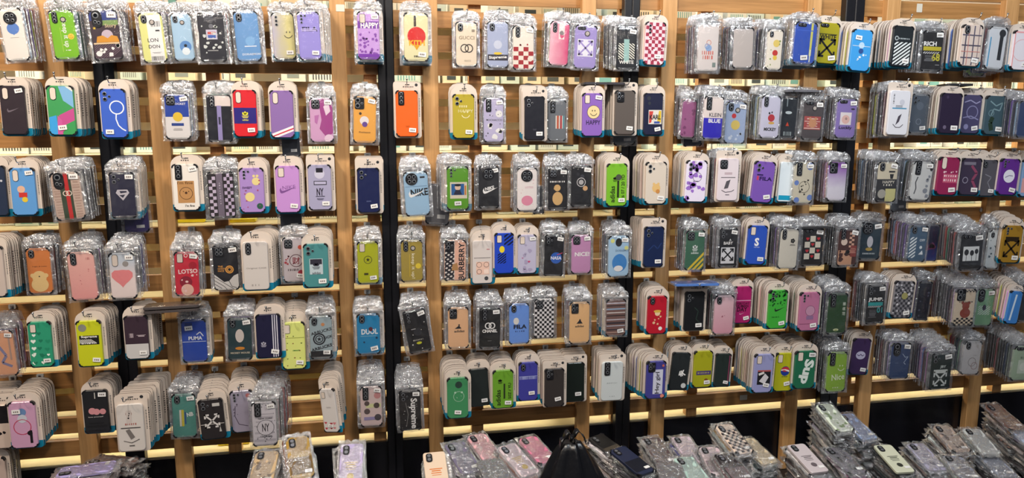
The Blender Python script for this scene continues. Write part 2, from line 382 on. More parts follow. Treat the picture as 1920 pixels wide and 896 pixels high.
            for i in range(n):
                a, e = q.uniform(u0, u1), q.uniform(v0, v1); rr = r*q.uniform(.6, 1.3)
                s.poly([(a*w+rr*w*math.cos(g*.785)*q.uniform(.6, 1.2), e*h+rr*w*math.sin(g*.785)*q.uniform(.6, 1.2)) for g in range(8)], c if isinstance(c, str) else c[i % len(c)])
        elif t == 'hearts':
            _, n, sd, r, cs = d[:5]; q = random.Random(sd); rows = d[5] if len(d) > 5 else 6
            for i in range(n):
                cc = i % 3; rw = i//3
                s.poly(heart((-.3+.3*cc+q.uniform(-.06, .06))*w, (-.42+rw*.8/rows+q.uniform(-.02, .02))*h, r*w*q.uniform(.8, 1.2)), cs[i % len(cs)])
        elif t == 'flower':
            u, v, z, c = d[1:5]
            for a in range(5): s.poly(circ(u*w+z*w*.5*math.cos(a*1.257), v*h+z*w*.5*math.sin(a*1.257), z*w*.4, 8), c)
        elif t == 'smile':
            u, v, z, c = d[1:5]
            for a in range(8):
                a0, a1 = math.radians(200+a*17.5), math.radians(200+(a+1)*17.5); R0, R1 = z*w*.52, z*w*.62
                s.poly([(u*w+R0*math.cos(a0), v*h+R0*math.sin(a0)), (u*w+R1*math.cos(a0), v*h+R1*math.sin(a0)), (u*w+R1*math.cos(a1), v*h+R1*math.sin(a1)), (u*w+R0*math.cos(a1), v*h+R0*math.sin(a1))], c)
            for e in (-.22, .22): s.poly(circ((u+e*z)*w, v*h+.22*z*w, .08*z*w, 8, .14*z*w), c)
        elif t == 'bars':                       # barcode or text lines: u0,v0,u1,v1,n,colour, vertical?
            _, u0, v0, u1, v1, n, c, vert = d; q = random.Random(int(1000*u0+n))
            for i in range(n):
                f = i/n; e = f+q.uniform(.25, .7)/n
                if vert: s.poly([((u0+(u1-u0)*f)*w, v0*h), ((u0+(u1-u0)*e)*w, v0*h), ((u0+(u1-u0)*e)*w, v1*h), ((u0+(u1-u0)*f)*w, v1*h)], c)
                else:
                    g = q.uniform(.0, .35)
                    s.poly([((u0+(u1-u0)*g*.5)*w, (v0+(v1-v0)*f)*h), ((u1-(u1-u0)*g*.5)*w, (v0+(v1-v0)*f)*h), ((u1-(u1-u0)*g*.5)*w, (v0+(v1-v0)*e)*h), ((u0+(u1-u0)*g*.5)*w, (v0+(v1-v0)*e)*h)], c)
        elif t == 'star':
            u, v, z, c = d[1:5]
            for a in range(5):
                s.poly(rot([(u*w, v*h), (u*w-.2*z*w, v*h+.28*z*w), (u*w, v*h+z*w), (u*w+.2*z*w, v*h+.28*z*w)], math.radians(72*a), u*w, v*h), c)
        elif t == 'poly': s.poly([(u*w, v*h) for u, v in d[1]], d[2])
        elif t == 'wave':                       # outline squiggle
            _, pts, c, th = d
            for (a0, b0), (a1, b1) in zip(pts, pts[1:]):
                dx, dz = (a1-a0)*w, (b1-b0)*h; l = math.hypot(dx, dz) or 1; nx, nz = -dz/l*th*w/2, dx/l*th*w/2
                s.poly([(a0*w-nx, b0*h-nz), (a1*w-nx, b1*h-nz), (a1*w+nx, b1*h+nz), (a0*w+nx, b0*h+nz)], c)

CSHADE = mat('6f6058', .4, coat=.3)  # dark card sides, painted shade between the stacked packs
# ------------------------------------------------------------------ one hanging phone case with its packing
_shared = {}
def share(key, fn):
    if key not in _shared: _shared[key] = fn()
    return _shared[key]
def link_mesh(name, me, parent, loc=(0, 0, 0), scale=(1, 1, 1)):
    o = bpy.data.objects.new(name, me); COL.objects.link(o); o.parent = parent; o.location = loc; o.scale = scale; return o
def lens_mesh():
    b = MB(); b.prism(circ(0, 0, 1, 14), -.35, .3, mat('8b8e94', .3, metal=.6), bev=.12)
    b.prism(circ(0, 0, .68, 12), -.42, -.3, mat('101218', .12), bev=.1)
    o = b.build('camera_lens'); me = o.data; bpy.data.objects.remove(o); return me
LENS = lens_mesh()
CAMS = {  # plate(u, v, w, h as fractions of the width, radius) or None; lenses (u, v, r)
 'v3': ((-.27, .36, .22, .50, .10), [(0, .15, .07), (0, 0, .07), (0, -.15, .07)]),
 'v2': ((-.27, .38, .24, .36, .11), [(0, .08, .08), (0, -.08, .08)]),
 'sq4': ((-.24, .36, .36, .40, .08), [(-.08, .09, .07), (.08, .09, .07), (-.08, -.07, .07), (.08, -.07, .07)]),
 'sq3': ((-.24, .35, .36, .48, .06), [(-.08, .13, .08), (-.08, -.05, .08), (.09, .03, .055)]),
 'big': ((-.24, .35, .42, .52, .07), [(-.08, .13, .11), (-.08, -.11, .11), (.11, -.01, .05)]),
 'tall': ((-.25, .33, .27, .62, .06), [(0, .2, .075), (0, .02, .075), (0, -.16, .075)]),
 'rnd': ((-.02, .32, .58, .58, .29), [(-.11, .11, .08), (.11, .11, .08), (-.11, -.11, .08), (.11, -.11, .08)]),
 'rndl': ((-.17, .34, .5, .5, .25), [(-.09, .09, .075), (.1, .09, .075), (-.09, -.1, .075), (.1, -.1, .075)]),
 'oval': ((-.22, .33, .36, .62, .17), [(-.02, .13, .11), (-.06, -.1, .06), (.06, -.14, .06)]),
 'dots3': (None, [(-.28, .41, .065), (-.28, .33, .065), (-.28, .25, .065)]),
 'dots4': (None, [(-.3, .42, .06), (-.13, .42, .045), (-.3, .35, .06), (-.3, .28, .05)]),
 'dotsL': (None, [(-.3, .40, .085), (-.3, .29, .085), (-.12, .345, .05)]),
 'hz': ((-.2, .43, .38, .14, .07), [(-.1, 0, .05), (.08, 0, .05)]),
 'hole': ('hole', (-.26, .34, .24, .52, .11)), 'holeT': ('hole', (-.26, .36, .26, .40, .05)), 'holeR': ('hole', (-.22, .37, .26, .26, .13)),
 'no': (None, []),
}
HDR = [mat('2c2c30', .5), mat('6d625c', .5)]
def card_pts(w, h, sq, fb=False):
    cw = w*1.24; top = h*.5+h*.185; bot = -h*.5-h*.035; cx = w*.045
    return rrect(cw, top-bot, w*.13, cx, (top+bot)/2, 5 if not fb else 3, top=(w*.13 if sq else w*.42)), cw, top, bot, cx
def make_card(root, w, h, sq, teal, y=.0052):
    pts, cw, top, bot, cx = card_pts(w, h, sq)
    b = MB(); b.prism(pts, y, y+.0008, CARD)
    yy = y-.0002
    if teal:
        p = clip(pts, cx-cw/2, cx+cw/2, bot, bot+h*.16); b.face([(x, yy, z) for x, z in p], TEAL)
    b.box(cx-w*.1, cx+w*.1, yy-.0001, yy+.0001, top-h*.065, top-h*.045, HDR[0])           # hanging slot
    for k in range(4 if not sq else 6): b.box(cx-w*.2+k*w*.085, cx-w*.15+k*w*.085, yy, yy+.0001, top-h*.115, top-h*.09, HDR[k % 2])
    if sq: b.face([(x, yy, z) for x, z in circ(cx+cw*.33, top-h*.06, w*.07, 10)], HDR[0])
    for k in range(12): b.box(cx+cw*.415, cx+cw*.455, yy, yy+.0001, h*.32-k*h*.035, h*.335-k*h*.035, HDR[k % 2])
    b.build('backing_card', root)
    return top-h*.055
def bag_sheet(w, h, y, seed, wob=.002, x0=None, ext=(.14, .05, .05)):
    """clear film sheet over the case: ext = side, bottom, top margins"""
    q = random.Random(seed); XS = (-1, -.9, -.78, -.4, 0, .4, .78, .9, 1); nx, nz = 8, 12; b = MB(); i = b.m(FILM); e_ = b.m(EDGE)
    W2 = w*(.5+ext[0]); zt = h*(.5+ext[2]); zb = -h*(.5+ext[1])
    for k in range(nz+1):
        for j in range(nx+1):
            f = XS[j]; z = zb+(zt-zb)*k/nz; e = max(abs(f)**3, abs(k/nz*2-1)**5)
            b.v.append((f*W2+q.uniform(-.0008, .0008), y*(1-e*.75)+q.uniform(-wob, wob)*.35*(.2+e), z+q.uniform(-.001, .001)))
    for k in range(nz):
        for j in range(nx): a = k*(nx+1)+j; b.f.append((a, a+1, a+nx+2, a+nx+1)); b.mi.append(e_ if j in (0, 1, nx-1, nx-2) or k == 0 or k >= nz-1 else i)
    return b
def bag_header(w, h, seed):
    q = random.Random(seed); b = MB(); i = b.m(HEAD); nx, nz = 12, 10; W2 = w*.66; z0 = h*.5+h*.035; z1 = h*.5+h*.255
    for k in range(nz+1):
        g = k/nz; ww = W2*(1-.22*max(0, g-.55)/.45*1.0)
        for j in range(nx+1):
            f = j/nx*2-1; drop = (abs(f)**4)*h*.03*g
            b.v.append((f*ww, -.001+.006*noise.noise(Vector((f*2.2+seed, g*3.2, 1.7)))+.003*noise.noise(Vector((f*6, g*8, seed)))+q.uniform(-.0007, .0007), z0+(z1-z0)*g-drop))
    for k in range(nz):
        for j in range(nx): a = k*(nx+1)+j; b.f.append((a, a+1, a+nx+2, a+nx+1)); b.mi.append(i)
    for zz in (z0+h*.012, z0+h*.03):    # zip ridges
        b.prism([(-W2, zz), (W2, zz), (W2, zz+h*.008), (-W2, zz+h*.008)], -.0045, .001, HEAD)
    return b
def case_body(w, h, colour, corners, t=.009):
    b = MB(); base = colour if not isinstance(colour, str) else mat(colour, .42, coat=.15)
    edge = mat('15151a', .35) if corners == 2 else base
    b.prism(rrect(w, h, w*.135, seg=4), -t/2, t/2, base, bev=.0016, side=edge)
    if corners:
        for sx in (-1, 1):
            for sz in (-1, 1):
                R = w*.135; cx, cz = sx*(w/2-R), sz*(h/2-R); o_, i_ = [], []
                a0 = {(1, 1): 0, (-1, 1): 90, (-1, -1): 180, (1, -1): 270}[(sx, sz)]
                for k in range(6):
                    a = math.radians(a0-6+102*k/5); o_.append((cx+(R+.0012)*math.cos(a), cz+(R+.0012)*math.sin(a))); i_.append((cx+(R-w*.045)*math.cos(a), cz+(R-w*.045)*math.sin(a)))
                b.prism(o_+i_[::-1], -t/2-.0009, t/2+.0002, BLACK)
    return b
def add_cam(root, w, h, kind, y):
    P, L = CAMS[kind]
    if P == 'hole':
        u, v, pw, ph, r = L; b = MB(); b.prism(rrect(pw*w, ph*w, r*w, u*w, v*h, 4), y-.0003, y+.0002, BLACK)
        b.prism(rrect(pw*w*.86, ph*w*.93, r*w*.86, u*w, v*h, 4), y-.0006, y-.0003, CARD); b.build('camera_cutout', root); return
    if P:
        u, v, pw, ph, r = P; b = MB(); b.prism(rrect(pw*w, ph*w, r*w, u*w, v*h, 5), y-.0022, y+.0005, BLACK, bev=.0009); o = b.build('camera_frame', root)
        for a, e, rr in L: link_mesh('camera_lens', LENS, o, (u*w+a*w, y-.0024, v*h+e*w), (rr*w, .0025, rr*w))
    else:
        for a, e, rr in L: link_mesh('camera_lens', LENS, root, (a*w, y-.0005, e*h), (rr*w, .0025, rr*w))
ST = {'br': (.24, -.36), 'bl': (-.2, -.38), 'tr': (.3, .40), 'cr': (.18, -.3), 'bm': (0, -.35), 'tl': (-.2, .3)}
ROWS = ['top', 'second', 'third', 'fourth', 'fifth', 'bottom', 'lowest']
ROWZ = [Z0-3*PER*m-GAP-.006 for m in range(7)]
STUFF = MB(); FRONTS = []; SEEN = set(); NB = [0]
DARKS = ['26262c', '3a3238', '1e2a33', '4a3f3c', '55565c', '2c3a35', '6b5f66', '33405a', '1b1b1f', '7a3038', '8a8a90', '2b2b33']
GAYS = ['5b78c0', 'b8c24a', 'c99ad0', '8fb4d8', 'e7b7bd', '4f9a7a', 'd8d2c8', '7a5fb0', '2c2c34', 'c9463f', 'e0dcd5', '37414c']
def back_unit(pk, w, h, M, bag, seed):
    """the pieces of one pack further back on the hook, added to the common mesh"""
    q = random.Random(seed); b = MB()
    if pk in 'CSD':
        pts, cw, top, bot, cx = card_pts(w, h, pk == 'S', True); b.prism(pts, .0045, .0078, CARD, side=CSHADE)
        p = clip(pts, cx-cw/2-.01, cx+cw/2+.01, bot, bot+h*.15)
        b.prism(p, .0038, .0044, TEAL)
        for k in range(10): b.box(cx+cw*.42, cx+cw*.46, .0040, .0044, h*.34-k*h*.05, h*.36-k*h*.05, HDR[k % 2])
        b.prism(rrect(w*.98, h*.98, w*.17, seg=2), -.003, .0036, mat(q.choice(GAYS), .4))
    else:
        b.prism(rrect(w*.98, h*.98, w*.15, seg=2), -.0035, .003, mat(q.choice(DARKS if q.random() < .75 else GAYS), .4))
    if pk in 'BD':
        W2 = w*.63; z0, z1 = h*.52, h*.74
        for (x0, x1, a, c, m) in ((-W2, W2, -h*.55, h*.54, FILMB),):
            b.face([(x0, -.0042, a), (x1, -.0046, a), (x1, -.0038, c), (x0, -.0042, c)], m)
        for sx in (-1, 1):
            e = q.uniform(.0015, .004); b.face([(sx*W2-e/2, -.0048, -h*.55), (sx*W2+e/2, -.0046, -h*.55), (sx*W2+e/2, -.004, h*.54), (sx*W2-e/2, -.0044, h*.54)], HEAD)
        yy = [q.uniform(-.004, .003) for _ in range(5)]
        for k in range(4):
            f0, f1 = -1+k*.5, -.5+k*.5
            b.face([(W2*f0, yy[k], z0), (W2*f1, yy[k+1], z0), (W2*f1*.86, yy[(k+3) % 5], z1-abs(f1)**4*h*.03), (W2*f0*.86, yy[(k+2) % 5], z1-abs(f0)**4*h*.03)], HEAD)
    return b
def merge(dst, src, M):
    o = len(dst.v); mp = [dst.m(m) for m in src.ms]
    dst.v += [tuple(M @ Vector(p)) for p in src.v]; dst.f += [tuple(i+o for i in f) for f in src.f]; dst.mi += [mp[i] for i in src.mi]
def I(row, cx, top, bot, w, pk, n, colour, cam_, design, short, lean=0, st='br', corners=1, yaw=0, ax=0, d=None, bk=None):
    assert short not in SEEN, short
    SEEN.add(short)
    dd = d if d else .04+n*.0118; Y = -dd; cyp = (top+bot)/2
    P = at(cx, cyp, Y); W_ = abs(at(cx+w/2, cyp, Y).x-at(cx-w/2, cyp, Y).x); H_ = at(cx, top, Y).z-at(cx, bot, Y).z
    la = math.radians(lean)
    root = empty('phone_case_pack', P, (0, la, math.radians(yaw)))
    where = {'C': 'on arched white card', 'S': 'on square white card', 'B': 'in clear zip bag', 'D': 'on card inside bag'}[pk]
    tag(root, '%s, %s, %s row' % (short, where, ROWS[row]), 'phone case', 'phone cases on the %s row of hooks' % ROWS[row])
    t = .009
    case_body(W_, H_, colour, corners, t).build('case_body', root)
    y = -t/2-.0002
    if design:
        pr = Print(W_, H_, y)
        for q in design: pr.put(q)
        if pr.b.f: pr.b.build('print', root)
    add_cam(root, W_, H_, cam_ if not cam_.endswith('+') else cam_[:-1], y-.0004)
    if cam_.endswith('+'):
        b = MB(); b.prism(circ(W_*.06, H_*.31, W_*.12, 16), y-.0012, y, BLACK); b.prism(circ(W_*.06, H_*.31, W_*.085, 14), y-.0014, y-.0011, mat('b9aFa6', .5)); b.build('sensor_cutout', root)
    if st != 'no':
        u, v = ST[st]; a = random.Random(short).uniform(-.2, .2); sw, sh = W_*.32, W_*.19
        b = MB(); pts = rot(rrect(sw, sh, .0012, u*W_, v*H_, 2), a, u*W_, v*H_); b.prism(pts, y-.0022, y-.0018, WHITE)
        for k in range(3):
            b.face([(x, y-.0023, z) for x, z in rot([(u*W_-sw*.3+k*sw*.22, v*H_-sh*.18), (u*W_-sw*.16+k*sw*.22, v*H_-sh*.18), (u*W_-sw*.16+k*sw*.22, v*H_+sh*.15), (u*W_-sw*.3+k*sw*.22, v*H_+sh*.15)], a, u*W_, v*H_)], HDR[1])
        b.build('price_sticker', root)
    hz = H_*.5+H_*.13
    if pk in 'CSD': hz = make_card(root, W_, H_, pk == 'S', pk != 'S', .0052)
    sd = int(cx*7+row)
    if pk in 'BD':
        bag_sheet(W_, H_, -.0085, sd).build('zip_bag', root, True)
        hd = bag_header(W_, H_, sd); hd.build('bag_header', root); hz = max(hz, H_*.5+H_*.16) if pk == 'D' else H_*.5+H_*.16
    # hook wire from the slat through the hanging hole
    hole = P + Matrix.Rotation(la, 3, 'Y') @ Vector((0, 0, hz)); hole.y = Y
    A = Vector((hole.x+ax, -.004, min(max(hole.z+.004, hole.z), hole.z+.03 if row < 4 else hole.z+.045)))
    # the wire keeps to the nearest clip height on its slat
    target = ROWZ[row]; A.z = hole.z + max(-.012, min(.05, target-hole.z)); A.z += 0
    dirv = (hole-A)/max(abs(hole.y-A.y), .02)
    rt = empty('display_hook', A)
    tag(rt, 'wire hook holding the %s' % short, 'hook', 'display hooks on the slats')
    b = MB(); b.prism(rrect(.022, .016, .003, 0, 0, 2), -.003, .0035, CLIPM); b.box(-.004, .004, -.006, -.003, -.004, .004, METAL); b.build('clip', rt)
    E_ = dirv*(dd+.022)
    b = MB(); b.tube([(0, 0, 0), E_*.5, E_, E_+Vector((0, -.008, .006)), E_+Vector((0, -.011, .016))], .0016, METAL, 6)
    b.tube([E_+Vector((0, -.011, .0155)), E_+Vector((0, -.0115, .020))], .0034, METAL, 8); b.build('wire', rt, True)
    # packs further back on the same hook
    for k in range(1, n+1):
        f = k*.0118*(1 if n*.0118 < dd-.02 else (dd-.025)/(n*.0118)); q = random.Random(sd*31+k)
        off = Vector((-dirv.x*f+q.uniform(-.0034, .0034), f, -dirv.z*f+q.uniform(-.003, .0025)))
        R = Matrix.Rotation(la*(1-k/n*.6)+q.uniform(-.012, .012), 4, 'Y') @ Matrix.Rotation(q.uniform(-.05, .05), 4, 'Z')
        M = Matrix.Translation(P+off) @ R
        if k == 1 and n >= 5: BACKS.append((bk or pk, W_, H_, M, sd*31+k, short, row))
        else: merge(STUFF, back_unit(bk or pk, W_, H_, M, 0, sd*31+k), M)
BACKS = []
# ------------------------------------------------------------------ the cases, row by row (pixel frame, width, packing, count behind ...)
K = '1d1d22'; Wt = 'f4f1ee'; R_ = 'c92b35'; Y_ = 'f0c93a'
# top row
I(0, 27, 17, 114, 43, 'B', 8, 'f2ebe2', 'rnd', [('h', .02, .09, .55, '5d86cf'), ('c', .02, .12, .27, '5d86cf'), ('bars', -.2, -.06, .25, -.04, 1, 'b0aaa4', 0)], 'white case with blue heart patch and round camera', lean=-5, st='no')
I(0, 121, 20, 111, 46, 'B', 7, '7cbf1e', 'v3+', [('t', 'keep it up !', .06, -.02, 1.3, Wt, -90), ('c', .28, -.04, .13, Y_), ('smile', .28, -.04, .13, 'a05a10'), ('r', -.12, -.1, .02, .5, 'b7d95a')], 'lime green case with sideways slogan and smiley', lean=-4, st='no')
I(0, 199, 20, 113, 54, 'B', 8, '3b2a35', 'oval', [('r', 0, .4, 1, .2, '2f3f86'), ('r', .1, .25, .8, .1, '7f9a5a'), ('c', .06, 0, .2, 'c8b7c4'), ('poly', [(-.35, -.14), (-.3, -.02), (-.1, 0), (.06, -.06), (.2, 0), (.4, -.03), (.45, -.14)], 'd9962f'), ('r', 0, -.16, .9, .03, 'e6c9a0'), ('dia', -.45, -.45, .45, -.18, 7, '6f5a66', 1), ('dots', 8, 3, .09, Wt, (-.4, -.4, .4, -.2)), ('star', -.35, .15, .07, Y_), ('t', 'Story', .22, .18, .4, 'd9c3a0')], 'dark purple patterned case with orange mound', lean=-4, st='tr')
I(0, 287, 25, 117, 44, 'B', 7, 'e3e48f', 'v2+', [('r', .12, -.02, .6, .96, 'f1f0ee'), ('bars', .0, .22, .4, .33, 9, '55565a', 1), ('t', 'LON', .0, -.05, .45, '2b2b2f'), ('t', 'DON', .02, -.18, .48, '2b2b2f'), ('bars', -.15, -.46, .4, -.38, 16, K, 1), ('bars', -.1, -.32, .3, -.29, 2, '88868a', 0), ('r', .25, .14, .18, .03, K)], 'yellow and white case with LONDON ticket text', lean=-4, st='no')
I(0, 343, 26, 114, 37, 'B', 6, 'a9cbe6', 'v2+', [('c', .1, -.2, .3, '5f8fcb'), ('c', .1, -.3, .2, 'e4eef5'), ('c', .1, -.18, .08, K)], 'light blue case with blue rounded patch', lean=-3, st='no')
I(0, 398, 25, 116, 49, 'B', 8, '22222c', 'no', [('c', 0, .34, .09, '4b4b52'), ('c', -.16, .36, .07, '4b4b52'), ('c', .16, .37, .07, '4b4b52'), ('c', 0, .23, .09, '6a6a72'), ('r', 0, .06, .42, .2, 'c9c3d6'), ('r', 0, .09, .3, .05, 'c9463f'), ('r', 0, .02, .3, .06, '4060b0'), ('dots', 16, 5, .06, 'cfd3d0'), ('r', 0, -.27, .4, .02, 'a0a0a0')], 'black case scattered with small white flowers', lean=-2, st='no')
I(0, 464, 22, 115, 45, 'B', 6, '6a9bd1', 'v2', [('t', 'DORAEMON', .1, -.36, .75, 'e8eef6', 0, .12), ('r', .1, -.2, .5, .02, 'e0e8f4'), ('c', .1, -.1, .2, '7fb0e0')], 'sky blue case with white lettering at bottom', lean=-3, st='no')
I(0, 532, 25, 111, 41, 'D', 5, grad('b9b4d2', 'd9d08f', 'X', -.03, .03, .03), 'dots3', [('smile', .22, .05, .34, '4c4a3a')], 'pastel purple and yellow case with line smile', lean=-2)
I(0, 580, 23, 112, 41, 'D', 9, '9a8fdb', 'dots4', [('t', 'FILA', .05, .14, .7, '22203a', 0, .3, .03), ('bars', -.4, .1, .4, .17, 2, 'c3b9ea', 0)], 'violet case with bold dark four letter word', lean=-2, ax=.03)
I(0, 691, 23, 112, 41, 'D', 5, 'cba0e3', 'holeT', [('r', 0, .23, .96, .15, '7d3fa8'), ('t', 'HAPPY', .06, .22, .82, Wt, 0, .32, .03), ('dots', 26, 9, .07, '8b4fb0', (-.42, -.38, .42, .12)), ('r', 0, -.44, .96, .12, '7b35ad')], 'purple leopard spot case reading HAPPY', st='tr')
I(0, 780, 25, 115, 45, 'D', 6, 'e6dfae', 'no', [('r', -.04, .33, .1, .22, '4b3a34'), ('c', -.04, .42, .05, '2a2420'), ('c', .02, .02, .38, 'd6231f'), ('poly', [(-.12, -.16), (.16, -.16), (.02, -.27)], 'e2a21c'), ('t', 'KITH', .03, -.12, .66, 'f0b62c', 0, .34, .04), ('bars', -.1, -.42, .12, -.38, 5, K, 1)], 'cream case with red disc and gold lettering', ax=.0)
I(0, 874, 42, 125, 40, 'B', 4, 'ecd9c0', 'v2', [('t', 'GUCCI', .02, .15, .72, '8f7d63', 0, .22), ('ring', -.08, -.09, .2, '3b3028', .05), ('ring', .12, -.09, .2, '3b3028', .05), ('t', 'GUCCI', .05, -.37, .3, 'a3927c'), ('bars', .26, .28, .4, .34, 3, '6a5c4c', 1)], 'beige case with two interlocked dark rings', st='no', corners=2)
I(0, 933, 41, 127, 39, 'B', 4, 'a9b2cf', 'v2', [('c', .0, .0, .2, 'c9cedf'), ('r', 0, -.28, .96, .13, '35313d'), ('t', 'Supreme', .0, -.28, .86, Wt, 3, .2, .03), ('c', .0, -.19, .2, 'e9c53c', .06)], 'grey blue case with white word on dark band', st='no')
I(0, 981, 49, 131, 39, 'B', 5, 'efe2d4', 'v3', [('chk', -.48, -.48, .48, .02, 4, 5, 'a3262e'), ('dots', 4, 4, .05, 'a3262e', (-.25, .06, .25, .08)), ('c', .32, -.25, .12, 'efe2d4')], 'cream case with red checkered lower half', st='tr')
I(0, 1048, 41, 123, 35, 'B', 6, grad('f0b9c6', 'd9487a', 'X', -.02, .05, .03), 'v3', [('r', .1, .3, .3, .4, 'f4dfdc'), ('c', .1, .24, .12, '888080'), ('h', .12, .16, .24, 'd9587f')], 'pink watercolour case with tiny heart', lean=3, st='no')
I(0, 1097, 48, 129, 41, 'B', 5, 'a493cf', 'hz+', [('r', 0, -.02, .72, .4, 'e9e6ef'), ('arr', 0, -.02, .62, 'a493cf')], 'lilac case with white square of crossed arrows', lean=2, st='no')
I(0, 1174, 52, 130, 38, 'B', 8, '17181e', 'no', [('dia', -.4, -.26, .4, .12, 6, 'ece8d8', -1), ('r', .0, -.06, .26, .56, '9fc4be'), ('t', 'WHITE', 0, -.33, .72, 'ece8e0', 0, .22, .03)], 'black case with cream stripes and WHITE text', st='tr', ax=-.02)
I(0, 1227, 42, 122, 37, 'C', 8, 'efc9d2', 'dots3', [('chk', -.48, -.49, .48, .49, 6, 12, '9c2f48'), ('hearts', 9, 2, .12, ['e9e4e8', '8a2b40'], 3)], 'small pink and maroon checkered heart case', lean=2, st='cr')
I(0, 1327, 47, 134, 38, 'B', 8, 'ddd2cd', 'no', [('ring', .02, .12, .12, 'd08a7a', .03), ('c', .02, .0, .15, '8ea8cf'), ('ring', -.06, .04, .12, '7a94c0', .03), ('bars', -.3, -.14, .3, -.06, 6, 'd0685a', 1), ('bars', -.26, -.24, .26, -.16, 5, 'd0685a', 1), ('r', .3, -.36, .16, .1, '7f8c86')], 'frosted clear case with tiny red and blue print', st='no', corners=0)
I(0, 1392, 52, 128, 38, 'B', 7, 'bdb2ac', 'no', [('r', 0, .485, .9, .02, K)], 'translucent grey case with black edge frame', st='no', corners=2)
I(0, 1451, 56, 131, 28, 'B', 8, 'ebe0cf', 'v2', [('c', .05, -.08, .18, 'c4302a'), ('c', .1, .16, .22, 'e3c765'), ('c', .06, -.2, .14, 'e7c64e'), ('dots', 6, 4, .06, '8fa05a')], 'narrow cream case with red and yellow spots', st='no', lean=2)
I(0, 1508, 42, 120, 41, 'D', 9, '2c4fb0', 'hz', [('r', .27, .1, .1, .8, 'c9c765'), ('r', .27, -.3, .05, .3, 'dfe0cc'), ('r', 0, .3, .8, .02, '3c62c8')], 'royal blue case with slim yellow vertical strip', lean=3, st='bm')
I(0, 1550, 43, 119, 41, 'C', 4, 'a39a1f', 'hz', [('t', 'WHITE', 0, .15, .75, K, 0, .25, .03), ('r', 0, .22, .8, .015, K), ('arr', .0, -.12, .72, K)], 'olive yellow case with crossed arrows and WHITE', lean=3)
I(0, 1613, 56, 133, 37, 'C', 9, '3f9be0', 'no', [('c', 0, .12, .14, 'b5d2ea'), ('c', .0, -.02, .12, '2f4f90'), ('r', 0, .1, .9, .012, 'dfe4ea'), ('dots', 5, 2, .05, 'd9e6f0', (-.3, -.25, .3, -.1))], 'bright sky blue case on slanting card', lean=4, st='tl')
I(0, 1690, 49, 125, 37, 'C', 10, '20252a', 'no', [('bars', -.2, .17, .38, .205, 7, 'a9b1b5', 1), ('ring', -.32, .19, .1, 'a9b1b5', .04), ('dia', -.4, -.46, .42, .1, 6, 'dfe3e4', 1)], 'black case with broad white diagonal stripes', lean=3)
I(0, 1746, 58, 134, 39, 'B', 9, '1d1b1d', 'no', [('t', 'RICH', -.12, .18, .62, Wt, 0, .3, .04), ('r', 0, .06, .86, .1, 'c9b92f'), ('dia', -.42, -.07, .42, -.02, 1, 'd0d0d0', 1), ('t', '68', .2, -.15, .4, 'c9c03c', 0, 0, .03), ('bars', -.35, -.25, .1, -.1, 5, '77777a', 0), ('r', .3, -.34, .2, .015, 'a0a0a0')], 'black case with RICH text and yellow bar', lean=1, st='tr')
I(0, 1819, 47, 124, 37, 'C', 10, 'd3c2b8', 'v2', [('r', -.3, 0, .06, .96, '4a4658'), ('r', .1, 0, .06, .96, '5a5668'), ('r', .35, 0, .04, .96, '8a7a80'), ('r', 0, .25, .96, .03, '5a5668'), ('r', 0, 0, .96, .03, '4a4658'), ('r', 0, -.3, .96, .03, '5a5668'), ('r', -.16, 0, .03, .96, 'c07a74'), ('r', 0, -.15, .96, .015, 'c07a74')], 'beige tartan plaid case', lean=2)
I(0, 1830, 78, 142, 32, 'B', 2, '86b836', 'no', [('h', .2, .25, .2, 'dfe8b0'), ('smile', .1, -.1, .3, 'e5efc0'), ('t', 'nice', 0, -.4, .5, 'e5efc0')], 'green case hanging low behind the plaid one', st='no', d=.03)
I(0, 1866, 51, 130, 34, 'B', 6, 'e6e9ee', 'no', [('r', .22, .05, .2, .66, '1d2026'), ('c', .24, .36, .18, '1d2026'), ('r', -.36, -.1, .06, .7, '3fa0d0')], 'white case with a black vertical panel', lean=4, st='no')
I(0, 1914, 58, 131, 34, 'C', 6, 'e2dde6', 'no', [('ring', 0, .0, .5, 'e5a0a2', .02), ('r', 0, .46, .9, .04, 'e9a3a5'), ('r', -.45, 0, .06, .9, 'e9a3a5')], 'white case with coral pink edge', lean=2)
# second row
I(1, 26, 161, 252, 46, 'C', 9, '30262e', 'hole', [('sw', 0, .0, .5, '6f6570')], 'dark plum case with faint tick mark', st='tr')
I(1, 116, 161, 253, 50, 'C', 10, '3f9a58', 'hole', [('poly', [(-.05, .49), (.48, .49), (.48, .05), (.1, .2)], '7fb2dc'), ('poly', [(.2, .49), (.48, .49), (.48, .38)], 'e9e2da'), ('poly', [(-.1, -.49), (.48, -.2), (.48, .05), (-.1, -.1)], 'c0508f'), ('poly', [(-.48, -.49), (-.15, -.49), (-.2, -.1), (-.48, -.14)], '3f9fe0'), ('poly', [(-.2, -.49), (0, -.49), (.0, -.2), (-.16, -.1)], 'c75a9a'), ('poly', [(.1, -.49), (.48, -.49), (.48, -.2), (.1, -.3)], '3f9a58')], 'green case with blue and magenta colour blocks', st='bm')
I(1, 214, 167, 258, 47, 'C', 8, '3c62c8', 'dotsL', [('ring', .14, .12, .3, 'e9eef8', .05), ('wave', [(.1, -.02), (.08, -.12), (.16, -.25), (.3, -.32), (.44, -.36)], 'e9eef8', .05)], 'cobalt blue case with white curved outline', st='bl')
